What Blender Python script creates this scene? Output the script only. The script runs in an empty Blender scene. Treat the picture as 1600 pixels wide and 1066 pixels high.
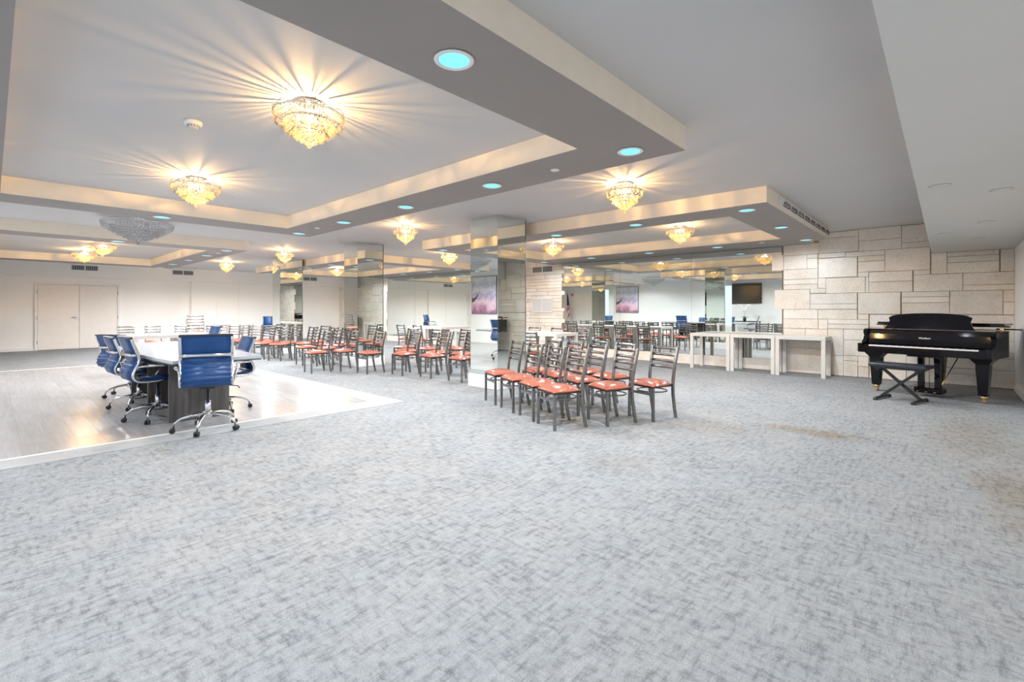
import bpy, math, random
from mathutils import Vector, Matrix

# ------------------------------------------------------------------ camera, world, exposure, daylight
SC = bpy.context.scene
COL = SC.collection
H_EYE = 1.24
YAW = 0.7391
F_PX = 742.5
camd = bpy.data.cameras.new('camera')
cam = bpy.data.objects.new('camera', camd)
COL.objects.link(cam)
camd.sensor_width = 36.0
camd.lens = F_PX / 1600 * 36.0
camd.shift_y = -48.5 / 1600
camd.clip_start = 0.05
cam.location = (0, 0, H_EYE)
cam.rotation_euler = (math.pi / 2, 0, YAW - math.pi / 2)
SC.camera = cam

world = bpy.data.worlds.new('world')
SC.world = world
world.use_nodes = True
world.node_tree.nodes['Background'].inputs[0].default_value = (0.55, 0.7, 1.0, 1)
world.node_tree.nodes['Background'].inputs[1].default_value = 1.0

SC.view_settings.view_transform = 'Standard'
SC.view_settings.look = 'None'
SC.view_settings.gamma = 1.0
SC.view_settings.exposure = 0.10
SC.view_settings.use_curve_mapping = False
cy = SC.cycles
cy.max_bounces = 12
cy.diffuse_bounces = 8
cy.glossy_bounces = 7
cy.transmission_bounces = 4
cy.transparent_max_bounces = 6
cy.caustics_reflective = False
cy.caustics_refractive = False
cy.sample_clamp_indirect = 5.0
cy.use_denoising = True
try:
    cy.use_light_tree = True
except Exception:
    pass

H_CEIL = 2.72      # ceiling
Z_TRAY = 2.525     # underside of the dropped frames
U_MIN, U_MAX = -2.0, 10.80
V_MIN, V_MAX = -0.80, 20.49

def lamp(name, kind, loc, energy, color, rot=(0, 0, 0), **kw):
    d = bpy.data.lights.new(name, kind)
    d.energy = energy
    d.color = color
    for k, v in kw.items():
        setattr(d, k, v)
    o = bpy.data.objects.new(name, d)
    COL.objects.link(o)
    o.location = loc
    o.rotation_euler = rot
    return o

# cool daylight from an unseen window added beside the camera
lamp('daylight', 'AREA', (-2.10, 2.3, 1.45), 26, (0.80, 0.90, 1.0), (0, -math.pi / 2, 0), shape='RECTANGLE', size=2.0, size_y=5.0)

# ------------------------------------------------------------------ materials
def mat(name):
    m = bpy.data.materials.new(name)
    m.use_nodes = True
    return m, m.node_tree, m.node_tree.nodes['Principled BSDF']

def node(nt, t, **kw):
    n = nt.nodes.new(t)
    for k, v in kw.items():
        setattr(n, k, v)
    return n

def coords(nt, scale=(1, 1, 1), rot=(0, 0, 0), kind='Object'):
    tc = node(nt, 'ShaderNodeTexCoord')
    mp = node(nt, 'ShaderNodeMapping')
    mp.inputs['Scale'].default_value = scale
    mp.inputs['Rotation'].default_value = rot
    nt.links.new(tc.outputs[kind], mp.inputs['Vector'])
    return mp.outputs['Vector']

def noise(nt, vec, scale, detail=3, rough=0.5):
    n = node(nt, 'ShaderNodeTexNoise')
    n.inputs['Scale'].default_value = scale
    n.inputs['Detail'].default_value = detail
    n.inputs['Roughness'].default_value = rough
    nt.links.new(vec, n.inputs['Vector'])
    return n.outputs['Fac']

def ramp(nt, fac, stops):
    r = node(nt, 'ShaderNodeValToRGB')
    el = r.color_ramp.elements
    while len(el) < len(stops):
        el.new(0.5)
    for e, (p, c) in zip(el, stops):
        e.position = p
        e.color = (c[0], c[1], c[2], 1) if not isinstance(c, (int, float)) else (c, c, c, 1)
    nt.links.new(fac, r.inputs['Fac'])
    return r.outputs['Color']

def mth(nt, op, a, b=None):
    n = node(nt, 'ShaderNodeMath', operation=op)
    for i, x in enumerate((a, b)):
        if x is None:
            continue
        if isinstance(x, (int, float)):
            n.inputs[i].default_value = x
        else:
            nt.links.new(x, n.inputs[i])
    return n.outputs[0]

def mix(nt, fac, a, b, blend='MIX'):
    n = node(nt, 'ShaderNodeMix', data_type='RGBA', blend_type=blend)
    for i, x in ((0, fac), (6, a), (7, b)):
        if isinstance(x, (int, float)):
            n.inputs[i].default_value = x
        elif isinstance(x, tuple):
            n.inputs[i].default_value = (x[0], x[1], x[2], 1)
        else:
            nt.links.new(x, n.inputs[i])
    return n.outputs[2]

def bump(nt, b, height, strength=0.2, dist=0.01):
    n = node(nt, 'ShaderNodeBump')
    n.inputs['Strength'].default_value = strength
    n.inputs['Distance'].default_value = dist
    nt.links.new(height, n.inputs['Height'])
    nt.links.new(n.outputs['Normal'], b.inputs['Normal'])

def plain(name, col, rough=0.6, metal=0.0, spec=0.5, var=0.04, vscale=8.0, coat=0.0):
    m, nt, b = mat(name)
    v = coords(nt)
    f = noise(nt, v, vscale, 3)
    lo = tuple(max(0, c * (1 - var)) for c in col)
    hi = tuple(min(1, c * (1 + var)) for c in col)
    nt.links.new(ramp(nt, f, [(0.3, lo), (0.7, hi)]), b.inputs['Base Color'])
    b.inputs['Roughness'].default_value = rough
    b.inputs['Metallic'].default_value = metal
    b.inputs['Specular IOR Level'].default_value = spec
    if coat:
        b.inputs['Coat Weight'].default_value = coat
    return m

M = {}
M['ceiling'] = plain('ceiling paint', (0.57, 0.565, 0.565), 0.75, var=0.02, vscale=1.2)
M['soffit'] = plain('soffit paint', (0.60, 0.595, 0.575), 0.75, var=0.02, vscale=1.2)
M['tray_side'] = plain('tray fascia cream paint', (0.91, 0.82, 0.69), 0.7, var=0.02)
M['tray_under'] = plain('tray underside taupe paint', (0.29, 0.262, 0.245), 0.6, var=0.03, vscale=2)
M['wall_cream'] = plain('wall cream paint', (0.90, 0.87, 0.83), 0.8, var=0.02, vscale=0.8)
M['wall_white'] = plain('wall white paint', (0.80, 0.805, 0.80), 0.8, var=0.02, vscale=0.8)
M['door'] = plain('door beige paint', (0.84, 0.77, 0.70), 0.55, var=0.02)
M['white_trim'] = plain('white enamel', (0.82, 0.81, 0.79), 0.4, var=0.01)
M['table_white'] = plain('white lacquered table', (0.66, 0.63, 0.585), 0.35, var=0.02)
M['conf_top'] = plain('glossy white table top', (0.43, 0.46, 0.49), 0.16, var=0.02)
M['chrome'] = plain('polished chrome', (0.80, 0.81, 0.83), 0.12, 1.0, var=0.01)
M['steel'] = plain('gunmetal chair frame', (0.25, 0.245, 0.24), 0.26, 0.9, var=0.08, vscale=20)
M['black'] = plain('black plastic', (0.012, 0.012, 0.014), 0.4, var=0.1)
M['piano'] = plain('black piano lacquer', (0.006, 0.006, 0.008), 0.06, spec=0.28, var=0.1)
M['brass'] = plain('brass', (0.80, 0.58, 0.25), 0.25, 1.0, var=0.05)
M['ivory'] = plain('ivory keys', (0.85, 0.84, 0.80), 0.25, var=0.02)
M['dark_vinyl'] = plain('dark padded vinyl', (0.02, 0.025, 0.035), 0.35, var=0.1)
M['grille_dark'] = plain('dark grille', (0.09, 0.09, 0.09), 0.6, var=0.1)
M['red'] = plain('red alarm', (0.6, 0.04, 0.03), 0.4)
M['petal'] = plain('white petals', (0.88, 0.87, 0.86), 0.6, var=0.03)
M['leaf'] = plain('dark green leaf', (0.04, 0.10, 0.04), 0.4, var=0.2)
M['screen'] = plain('dark glass screen', (0.02, 0.016, 0.014), 0.12, spec=1.0)
M['brown_door'] = plain('dark brown wood', (0.055, 0.03, 0.02), 0.4, var=0.3)

def m_mirror():
    m, nt, b = mat('tinted mirror')
    v = coords(nt)
    f = noise(nt, v, 0.7, 2)
    nt.links.new(ramp(nt, f, [(0.3, (0.80, 0.85, 0.82)), (0.7, (0.83, 0.87, 0.84))]), b.inputs['Base Color'])
    b.inputs['Metallic'].default_value = 1.0
    b.inputs['Roughness'].default_value = 0.0
    return m
M['mirror'] = m_mirror()

def m_vinyl(name, col, rough):
    m, nt, b = mat(name)
    v = coords(nt)
    f = noise(nt, v, 9, 4)
    nt.links.new(ramp(nt, f, [(0.3, tuple(c * 0.85 for c in col)), (0.7, tuple(min(1, c * 1.1) for c in col))]), b.inputs['Base Color'])
    b.inputs['Roughness'].default_value = rough
    bump(nt, b, noise(nt, v, 220, 2), 0.12, 0.001)
    return m
M['red_vinyl'] = m_vinyl('coral red vinyl', (0.42, 0.135, 0.09), 0.22)
M['blue_vinyl'] = m_vinyl('royal blue vinyl', (0.004, 0.052, 0.185), 0.36)

def m_carpet():
    m, nt, b = mat('grey streaked carpet')
    wv = coords(nt)
    wn = node(nt, 'ShaderNodeTexNoise'); wn.inputs['Scale'].default_value = 9.0; wn.inputs['Detail'].default_value = 3
    nt.links.new(wv, wn.inputs['Vector'])
    def warped(sc):
        mp = node(nt, 'ShaderNodeMapping'); mp.inputs['Scale'].default_value = sc
        ad = node(nt, 'ShaderNodeVectorMath', operation='MULTIPLY_ADD')
        nt.links.new(wn.outputs['Color'], ad.inputs[0]); ad.inputs[1].default_value = (0.035, 0.035, 0); nt.links.new(wv, ad.inputs[2])
        nt.links.new(ad.outputs[0], mp.inputs['Vector'])
        return mp.outputs['Vector']
    a = noise(nt, warped((9, 34, 1)), 1.0, 8, 0.70)
    c = noise(nt, warped((32, 10, 1)), 1.0, 8, 0.70)
    big = noise(nt, coords(nt, (2.2, 2.2, 1)), 1.0, 3, 0.6)
    s = mth(nt, 'ADD', mth(nt, 'MULTIPLY', mth(nt, 'ADD', a, c), 0.35), mth(nt, 'MULTIPLY', mth(nt, 'MAXIMUM', a, c), 0.3))
    s = mth(nt, 'ADD', s, mth(nt, 'MULTIPLY', mth(nt, 'SUBTRACT', big, 0.5), 0.14))
    colr = ramp(nt, s, [(0.43, (0.352, 0.358, 0.359)), (0.51, (0.305, 0.311, 0.312)), (0.555, (0.255, 0.261, 0.264)), (0.64, (0.165, 0.171, 0.176))])
    fine = noise(nt, coords(nt), 170, 2, 0.6)
    colr = mix(nt, 1.0, colr, ramp(nt, fine, [(0.25, 0.76), (0.75, 1.14)]), 'MULTIPLY')
    # worn tan stains near the middle and right of the floor
    tc = node(nt, 'ShaderNodeTexCoord')
    wob = noise(nt, coords(nt), 2.5, 4, 0.6)
    tot = None
    for (x, y, rx, ry, amt) in ((5.62, 0.95, 0.22, 0.50, 0.85), (3.46, 2.01, 0.3, 0.3, 0.25), (4.6, -0.35, 0.9, 0.22, 0.6), (6.5, -0.2, 1.2, 0.35, 0.4), (5.2, 1.9, 0.3, 0.6, 0.25), (4.75, 2.9, 0.5, 0.6, 0.35)):
        mp = node(nt, 'ShaderNodeMapping')
        mp.inputs['Location'].default_value = (-x / rx, -y / ry, 0)
        mp.inputs['Scale'].default_value = (1 / rx, 1 / ry, 0)
        nt.links.new(tc.outputs['Object'], mp.inputs['Vector'])
        ln = node(nt, 'ShaderNodeVectorMath', operation='LENGTH')
        nt.links.new(mp.outputs['Vector'], ln.inputs[0])
        d = mth(nt, 'ADD', ln.outputs['Value'], mth(nt, 'MULTIPLY', mth(nt, 'SUBTRACT', wob, 0.5), 1.6))
        mr = node(nt, 'ShaderNodeMapRange', interpolation_type='SMOOTHSTEP')
        nt.links.new(d, mr.inputs['Value'])
        mr.inputs['From Min'].default_value = 0.2
        mr.inputs['From Max'].default_value = 1.3
        mr.inputs['To Min'].default_value = amt
        mr.inputs['To Max'].default_value = 0.0
        tot = mr.outputs[0] if tot is None else mth(nt, 'MAXIMUM', tot, mr.outputs[0])
    colr = mix(nt, tot, colr, mix(nt, 1.0, colr, (0.80, 0.66, 0.50), 'MULTIPLY'))
    nt.links.new(colr, b.inputs['Base Color'])
    b.inputs['Roughness'].default_value = 0.95
    b.inputs['Specular IOR Level'].default_value = 0.1
    bump(nt, b, fine, 0.5, 0.004)
    return m
M['carpet'] = m_carpet()

def m_border():
    m, nt, b = mat('plain pale carpet border')
    fine = noise(nt, coords(nt), 150, 2, 0.6)
    f2 = noise(nt, coords(nt), 7, 3, 0.6)
    colr = mix(nt, 1.0, ramp(nt, f2, [(0.3, (0.355, 0.358, 0.352)), (0.7, (0.40, 0.40, 0.39))]), ramp(nt, fine, [(0.25, 0.85), (0.75, 1.1)]), 'MULTIPLY')
    nt.links.new(colr, b.inputs['Base Color'])
    b.inputs['Roughness'].default_value = 0.95
    return m
M['border'] = m_border()

def m_planks():
    m, nt, b = mat('pale grey laminate planks')
    v = coords(nt, (1, 1, 1), (0, 0, math.pi / 2))
    br = node(nt, 'ShaderNodeTexBrick')
    br.offset = 0.37
    br.inputs['Scale'].default_value = 1.0
    br.inputs['Brick Width'].default_value = 1.25
    br.inputs['Row Height'].default_value = 0.185
    br.inputs['Mortar Size'].default_value = 0.0022
    br.inputs['Mortar Smooth'].default_value = 0.3
    br.inputs['Color1'].default_value = (0.345, 0.328, 0.32, 1)
    br.inputs['Color2'].default_value = (0.41, 0.393, 0.383, 1)
    br.inputs['Mortar'].default_value = (0.30, 0.28, 0.27, 1)
    nt.links.new(v, br.inputs['Vector'])
    g = noise(nt, coords(nt, (26, 1.6, 1)), 1.0, 5, 0.6)
    colr = mix(nt, 1.0, br.outputs['Color'], ramp(nt, g, [(0.25, 0.84), (0.75, 1.10)]), 'MULTIPLY')
    nt.links.new(colr, b.inputs['Base Color'])
    b.inputs['Roughness'].default_value = 0.26
    b.inputs['Specular IOR Level'].default_value = 0.4
    return m
M['planks'] = m_planks()

def m_stone():
    m, nt, b = mat('coral stone blocks')
    at = node(nt, 'ShaderNodeAttribute', attribute_name='tone')
    v = coords(nt)
    f1 = noise(nt, v, 3.0, 6, 0.65)
    f2 = noise(nt, v, 34, 4, 0.7)
    c = ramp(nt, f1, [(0.3, (0.76, 0.67, 0.56)), (0.55, (0.85, 0.78, 0.69)), (0.75, (0.89, 0.84, 0.77))])
    c = mix(nt, 1.0, c, ramp(nt, f2, [(0.28, 0.66), (0.40, 0.94), (0.7, 1.04)]), 'MULTIPLY')
    c = mix(nt, 1.0, c, at.outputs['Color'], 'MULTIPLY')
    nt.links.new(c, b.inputs['Base Color'])
    b.inputs['Roughness'].default_value = 0.85
    bump(nt, b, f2, 0.5, 0.006)
    return m
M['stone'] = m_stone()
M['mortar'] = plain('dark mortar', (0.48, 0.40, 0.31), 0.9, var=0.1)

def m_wood(name, c1, c2, rough):
    m, nt, b = mat(name)
    g = noise(nt, coords(nt, (22, 22, 1.2)), 1.0, 5, 0.65)
    nt.links.new(ramp(nt, g, [(0.3, c1), (0.7, c2)]), b.inputs['Base Color'])
    b.inputs['Roughness'].default_value = rough
    return m
M['pedestal'] = m_wood('dark grey oak laminate', (0.045, 0.040, 0.038), (0.125, 0.112, 0.105), 0.4)

def m_crystal(name, tint, trans, emis=0.0):
    m = bpy.data.materials.new(name)
    m.use_nodes = True
    nt = m.node_tree
    nt.nodes.clear()
    out = node(nt, 'ShaderNodeOutputMaterial')
    gl = node(nt, 'ShaderNodeBsdfGlossy')
    gl.inputs['Roughness'].default_value = 0.06
    gl.inputs['Color'].default_value = (0.95, 0.95, 0.95, 1)
    tl = node(nt, 'ShaderNodeBsdfTranslucent')
    vr = noise(nt, coords(nt), 60, 2)
    nt.links.new(ramp(nt, vr, [(0.35, tuple(t * 0.7 for t in tint)), (0.65, tint)]), tl.inputs['Color'])
    df = node(nt, 'ShaderNodeBsdfDiffuse')
    df.inputs['Color'].default_value = (*[t * 0.9 for t in tint], 1)
    tr = node(nt, 'ShaderNodeBsdfTransparent')
    m1 = node(nt, 'ShaderNodeMixShader'); m1.inputs[0].default_value = 0.35
    nt.links.new(tl.outputs[0], m1.inputs[1]); nt.links.new(df.outputs[0], m1.inputs[2])
    m2 = node(nt, 'ShaderNodeMixShader'); m2.inputs[0].default_value = 0.22
    nt.links.new(m1.outputs[0], m2.inputs[1]); nt.links.new(gl.outputs[0], m2.inputs[2])
    m3 = node(nt, 'ShaderNodeMixShader'); m3.inputs[0].default_value = trans
    nt.links.new(m2.outputs[0], m3.inputs[1]); nt.links.new(tr.outputs[0], m3.inputs[2])
    nt.links.new(m3.outputs[0], out.inputs['Surface'])
    return m
M['crystal_clear'] = m_crystal('clear unlit crystal beads', (0.85, 0.86, 0.88), 0.25)
M['crystal'] = m_crystal('clear crystal beads', (0.36, 0.32, 0.23), 0.50)

def m_emit(name, col, strength):
    m = bpy.data.materials.new(name)
    m.use_nodes = True
    nt = m.node_tree
    nt.nodes.clear()
    out = node(nt, 'ShaderNodeOutputMaterial')
    e = node(nt, 'ShaderNodeEmission')
    f = noise(nt, coords(nt), 5, 1)
    nt.links.new(ramp(nt, f, [(0.2, tuple(c * 0.96 for c in col)), (0.8, col)]), e.inputs['Color'])
    e.inputs['Strength'].default_value = strength
    nt.links.new(e.outputs[0], out.inputs['Surface'])
    return m
M['led'] = m_emit('pale cyan lit lens', (0.20, 0.78, 1.0), 1.55)
M['bulb'] = m_emit('warm lit bulb', (1.0, 0.85, 0.55), 5.0)

def m_painting():
    m, nt, b = mat('abstract painting')
    v = coords(nt, (1, 1, 1), kind='Generated')
    n1 = noise(nt, v, 3.0, 6, 0.6)
    sep = node(nt, 'ShaderNodeSeparateXYZ')
    nt.links.new(v, sep.inputs[0])
    z = mth(nt, 'ADD', sep.outputs['Z'], mth(nt, 'MULTIPLY', mth(nt, 'SUBTRACT', n1, 0.5), 0.9))
    c = ramp(nt, z, [(0.02, (0.30, 0.14, 0.24)), (0.16, (0.68, 0.42, 0.55)), (0.32, (0.78, 0.60, 0.70)), (0.46, (0.42, 0.38, 0.62)), (0.62, (0.62, 0.66, 0.76)), (0.78, (0.40, 0.46, 0.58)), (0.95, (0.68, 0.71, 0.75))])
    # dark stroke running from one edge upwards to the middle
    ty = mth(nt, 'SUBTRACT', 1.0, sep.outputs['Y'])
    line = mth(nt, 'SUBTRACT', sep.outputs['Z'], mth(nt, 'ADD', 0.36, mth(nt, 'MULTIPLY', mth(nt, 'MULTIPLY', ty, ty), 2.4)))
    n2 = noise(nt, v, 6.0, 4, 0.6)
    wdt = mth(nt, 'MULTIPLY', mth(nt, 'SUBTRACT', 0.40, ty), mth(nt, 'ADD', 0.02, mth(nt, 'MULTIPLY', n2, 0.30)))
    d = mth(nt, 'MULTIPLY', mth(nt, 'LESS_THAN', mth(nt, 'ABSOLUTE', line), wdt), mth(nt, 'LESS_THAN', ty, 0.40))
    c = mix(nt, mth(nt, 'MULTIPLY', d, 0.9), c, (0.03, 0.04, 0.06))
    nt.links.new(c, b.inputs['Base Color'])
    b.inputs['Roughness'].default_value = 0.5
    return m
M['painting'] = m_painting()

def m_flag():
    m, nt, b = mat('striped flag cloth')
    v = coords(nt, (1, 1, 1), kind='Generated')
    sep = node(nt, 'ShaderNodeSeparateXYZ')
    nt.links.new(v, sep.inputs[0])
    st = mth(nt, 'GREATER_THAN', mth(nt, 'FRACT', mth(nt, 'MULTIPLY', mth(nt, 'ADD', sep.outputs['Y'], mth(nt, 'MULTIPLY', sep.outputs['Z'], 0.25)), 6.5)), 0.5)
    c = mix(nt, st, (0.50, 0.03, 0.04), (0.85, 0.84, 0.82))
    cant = mth(nt, 'GREATER_THAN', sep.outputs['Z'], 0.52)
    c = mix(nt, cant, c, (0.02, 0.04, 0.20))
    nt.links.new(c, b.inputs['Base Color'])
    b.inputs['Roughness'].default_value = 0.8
    return m
M['flag'] = m_flag()

def m_glass():
    m, nt, b = mat('window glass')
    b.inputs['Base Color'].default_value = (0.95, 0.98, 1, 1)
    b.inputs['Roughness'].default_value = 0.0
    b.inputs['Transmission Weight'].default_value = 1.0
    b.inputs['IOR'].default_value = 1.02
    return m
M['glass'] = m_glass()

# ------------------------------------------------------------------ mesh helpers
class MB:
    def __init__(s):
        s.v = []; s.f = []; s.sm = []; s.mi = []; s.tone = []
    def add(s, verts, faces, smooth=False, mi=0, tone=1.0):
        b = len(s.v)
        s.v += [tuple(p) for p in verts]
        for f in faces:
            s.f.append(tuple(b + i for i in f)); s.sm.append(smooth); s.mi.append(mi); s.tone.append(tone)
        return s
    def box(s, x0, x1, y0, y1, z0, z1, mi=0, bev=0.0, tone=1.0, T=None):
        if bev <= 0:
            vs = [(x, y, z) for z in (z0, z1) for y in (y0, y1) for x in (x0, x1)]
            fs = [(0, 2, 3, 1), (4, 5, 7, 6), (0, 1, 5, 4), (2, 6, 7, 3), (0, 4, 6, 2), (1, 3, 7, 5)]
        else:
            # chamfered box: 24 vertices
            vs = []; idx = {}
            for cx in (0, 1):
                for cy_ in (0, 1):
                    for cz in (0, 1):
                        X = (x0, x1)[cx]; Y = (y0, y1)[cy_]; Z = (z0, z1)[cz]
                        dx = bev * (1 - 2 * cx); dy = bev * (1 - 2 * cy_); dz = bev * (1 - 2 * cz)
                        for k, p in enumerate(((X, Y + dy, Z + dz), (X + dx, Y, Z + dz), (X + dx, Y + dy, Z))):
                            idx[(cx, cy_, cz, k)] = len(vs); vs.append(p)
            fs = []
            g = lambda a, b_, c, k: idx[(a, b_, c, k)]
            for a in (0, 1):
                fs.append((g(a, 0, 0, 0), g(a, 1, 0, 0), g(a, 1, 1, 0), g(a, 0, 1, 0)))
                fs.append((g(0, a, 0, 1), g(1, a, 0, 1), g(1, a, 1, 1), g(0, a, 1, 1)))
                fs.append((g(0, 0, a, 2), g(1, 0, a, 2), g(1, 1, a, 2), g(0, 1, a, 2)))
            for a in (0, 1):
                for b_ in (0, 1):
                    fs.append((g(a, b_, 0, 0), g(a, b_, 1, 0), g(a, b_, 1, 1), g(a, b_, 0, 1)))
                    fs.append((g(a, 0, b_, 0), g(a, 1, b_, 0), g(a, 1, b_, 2), g(a, 0, b_, 2)))
                    fs.append((g(0, a, b_, 1), g(1, a, b_, 1), g(1, a, b_, 2), g(0, a, b_, 2)))
                    for c in (0, 1):
                        fs.append((g(a, b_, c, 0), g(a, b_, c, 1), g(a, b_, c, 2)))
        if T is not None:
            vs = [tuple(T @ Vector(p)) for p in vs]
        return s.add(vs, fs, False, mi, tone)
    def tube(s, path, r, n=8, caps=True, mi=0, closed=False):
        P = [Vector(p) for p in path]
        m = len(P)
        rs = r if isinstance(r, (list, tuple)) else [r] * m
        up = None; vs = []
        for i in range(m):
            if closed:
                t = (P[(i + 1) % m] - P[i - 1]).normalized()
            else:
                t = (P[min(i + 1, m - 1)] - P[max(i - 1, 0)]).normalized()
            if up is None:
                up = Vector((0, 0, 1)) if abs(t.z) < 0.9 else Vector((1, 0, 0))
            a = (up - t * up.dot(t)).normalized()
            b = t.cross(a)
            up = a
            for k in range(n):
                th = 2 * math.pi * k / n
                vs.append(P[i] + (a * math.cos(th) + b * math.sin(th)) * rs[i])
        fs = []
        for i in range(m if closed else m - 1):
            j = (i + 1) % m
            for k in range(n):
                fs.append((i * n + k, i * n + (k + 1) % n, j * n + (k + 1) % n, j * n + k))
        if caps and not closed:
            fs.append(tuple(range(n))[::-1]); fs.append(tuple((m - 1) * n + k for k in range(n)))
        return s.add(vs, fs, True, mi)
    def sweep(s, path, side, w, d, mi=0, smooth=False):
        """rectangular bar: w along the constant side vector, d across it in the bending plane"""
        P = [Vector(p) for p in path]; side = Vector(side).normalized(); m = len(P); vs = []
        ds = d if isinstance(d, (list, tuple)) else [d] * m
        ws = w if isinstance(w, (list, tuple)) else [w] * m
        for i in range(m):
            t = (P[min(i + 1, m - 1)] - P[max(i - 1, 0)]).normalized()
            nrm = t.cross(side).normalized()
            for a, b in ((-1, -1), (1, -1), (1, 1), (-1, 1)):
                vs.append(P[i] + side * (a * ws[i] / 2) + nrm * (b * ds[i] / 2))
        fs = []
        for i in range(m - 1):
            for k in range(4):
                fs.append((i * 4 + k, i * 4 + (k + 1) % 4, i * 4 + 4 + (k + 1) % 4, i * 4 + 4 + k))
        fs.append((3, 2, 1, 0)); fs.append(tuple((m - 1) * 4 + k for k in range(4)))
        return s.add(vs, fs, smooth, mi)
    def lathe(s, prof, n=24, c=(0, 0, 0), mi=0, smooth=True):
        vs = []; fs = []
        for (r, z) in prof:
            for k in range(n):
                th = 2 * math.pi * k / n
                vs.append((c[0] + r * math.cos(th), c[1] + r * math.sin(th), c[2] + z))
        for i in range(len(prof) - 1):
            for k in range(n):
                fs.append((i * n + k, i * n + (k + 1) % n, (i + 1) * n + (k + 1) % n, (i + 1) * n + k))
        fs.append(tuple(range(n))[::-1]); fs.append(tuple((len(prof) - 1) * n + k for k in range(n)))
        return s.add(vs, fs, smooth, mi)
    def prism(s, pts, z0, z1, mi=0, mi_side=None, smooth=False):
        n = len(pts)
        vs = [(p[0], p[1], z0) for p in pts] + [(p[0], p[1], z1) for p in pts]
        s.add(vs, [tuple(range(n))[::-1], tuple(range(n, 2 * n))], False, mi)
        s.add(vs, [(i, (i + 1) % n, n + (i + 1) % n, n + i) for i in range(n)], smooth, mi if mi_side is None else mi_side)
        return s
    def bead(s, c, r, h):
        x, y, z = c
        vs = [(x, y, z + h), (x, y, z - h)] + [(x + r * math.cos(t), y + r * math.sin(t), z) for t in (0.3, 1.87, 3.44, 5.01)]
        return s.add(vs, [(0, 2, 3), (0, 3, 4), (0, 4, 5), (0, 5, 2), (1, 3, 2), (1, 4, 3), (1, 5, 4), (1, 2, 5)], False)
    def build(s, name, mats, parent=None, loc=None, rotz=0):
        me = bpy.data.meshes.new(name)
        me.from_pydata(s.v, [], s.f)
        me.validate()
        if not isinstance(mats, (list, tuple)):
            mats = [mats]
        for m in mats:
            me.materials.append(M[m] if isinstance(m, str) else m)
        if len(me.polygons) == len(s.f):
            me.polygons.foreach_set('use_smooth', s.sm)
            me.polygons.foreach_set('material_index', s.mi)
            if any(t != 1.0 for t in s.tone):
                at = me.color_attributes.new('tone', 'FLOAT_COLOR', 'CORNER')
                buf = []
                for pi, p in enumerate(me.polygons):
                    t = s.tone[pi]
                    t = t if isinstance(t, tuple) else (t, t, t)
                    for _ in p.loop_indices:
                        buf += [t[0], t[1], t[2], 1.0]
                at.data.foreach_set('color', buf)
        me.update()
        # consistent outward normals
        import bmesh
        bm = bmesh.new(); bm.from_mesh(me)
        bmesh.ops.recalc_face_normals(bm, faces=bm.faces)
        bm.to_mesh(me); bm.free()
        o = bpy.data.objects.new(name, me)
        COL.objects.link(o)
        if parent is not None:
            o.parent = parent
        if loc is not None:
            o.location = loc
        o.rotation_euler = (0, 0, rotz)
        return o

def tag(o, label=None, cat=None, group=None, kind=None):
    if label: o['label'] = label
    if cat: o['category'] = cat
    if group: o['group'] = group
    if kind: o['kind'] = kind
    return o

def thing(name, label, cat, loc=(0, 0, 0), rotz=0, group=None, kind=None):
    o = bpy.data.objects.new(name, None)
    o.empty_display_size = 0.1
    COL.objects.link(o)
    o.location = loc
    o.rotation_euler = (0, 0, rotz)
    return tag(o, label, cat, group, kind)

def copy_tree(o, parent=None):
    c = o.copy()
    COL.objects.link(c)
    c.parent = parent
    for ch in [x for x in KIDS.get(o, [])]:
        copy_tree(ch, c)
    return c
KIDS = {}
def index_kids():
    KIDS.clear()
    for o in bpy.data.objects:
        if o.parent is not None:
            KIDS.setdefault(o.parent, []).append(o)

def dup(proto, loc, rotz, label, group=None):
    index_kids_once(proto)
    c = copy_tree(proto)
    c.location = loc
    c.rotation_euler = (0, 0, rotz)
    c['label'] = label
    if group: c['group'] = group
    return c
_done = set()
def index_kids_once(p):
    if p.name not in _done:
        index_kids(); _done.add(p.name)

def structure(name, mb, mats, label=None):
    return tag(mb.build(name, mats), label, None, None, 'structure')

R = math.radians

# ------------------------------------------------------------------ room shell
structure('floor', MB().box(U_MIN - .2, U_MAX + .2, V_MIN - .2, V_MAX + .2, -0.1, 0.0), 'carpet', 'grey and white streaked carpet over the whole hall')
# pale border and dance floor
WU0, WU1, WV0, WV1 = -1.9, 3.45, 5.72, 13.95
bd = MB()
bd.box(WU0, WU1 + .33, WV0 - .33, WV0, 0.0, 0.004).box(WU1, WU1 + .33, WV0, WV1, 0.0, 0.004)
structure('floor_border', bd, 'border', 'plain pale grey carpet strip along the edge of the laminate floor')
structure('floor_laminate', MB().box(WU0, WU1, WV0, WV1, 0.0, 0.006), 'planks', 'pale grey laminate plank floor under the conference table')
tr = MB()
tr.box(WU0, WU1 + .02, WV0 - .02, WV0 + .005, 0.004, 0.011).box(WU1 - .005, WU1 + .02, WV0, WV1, 0.004, 0.011).box(WU0, WU1 + .02, WV1 - .01, WV1 + .03, 0.0, 0.011)
structure('trim_1', tr, 'white_trim', 'thin pale edging strip around the laminate floor')

structure('ceiling', MB().box(U_MIN - .2, U_MAX + .2, V_MIN - .2, V_MAX + .2, H_CEIL, H_CEIL + .1), 'ceiling', 'plain off-white ceiling')

structure('wall_right', MB().box(U_MIN - .2, U_MAX + .2, V_MIN - .15, V_MIN, 0, H_CEIL), 'wall_white', 'plain white wall to the right of the grand piano')
structure('wall_far', MB().box(U_MIN - .2, U_MAX + .2, V_MAX, V_MAX + .15, 0, H_CEIL), 'wall_cream', 'long cream wall holding the beige double doors')

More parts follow.
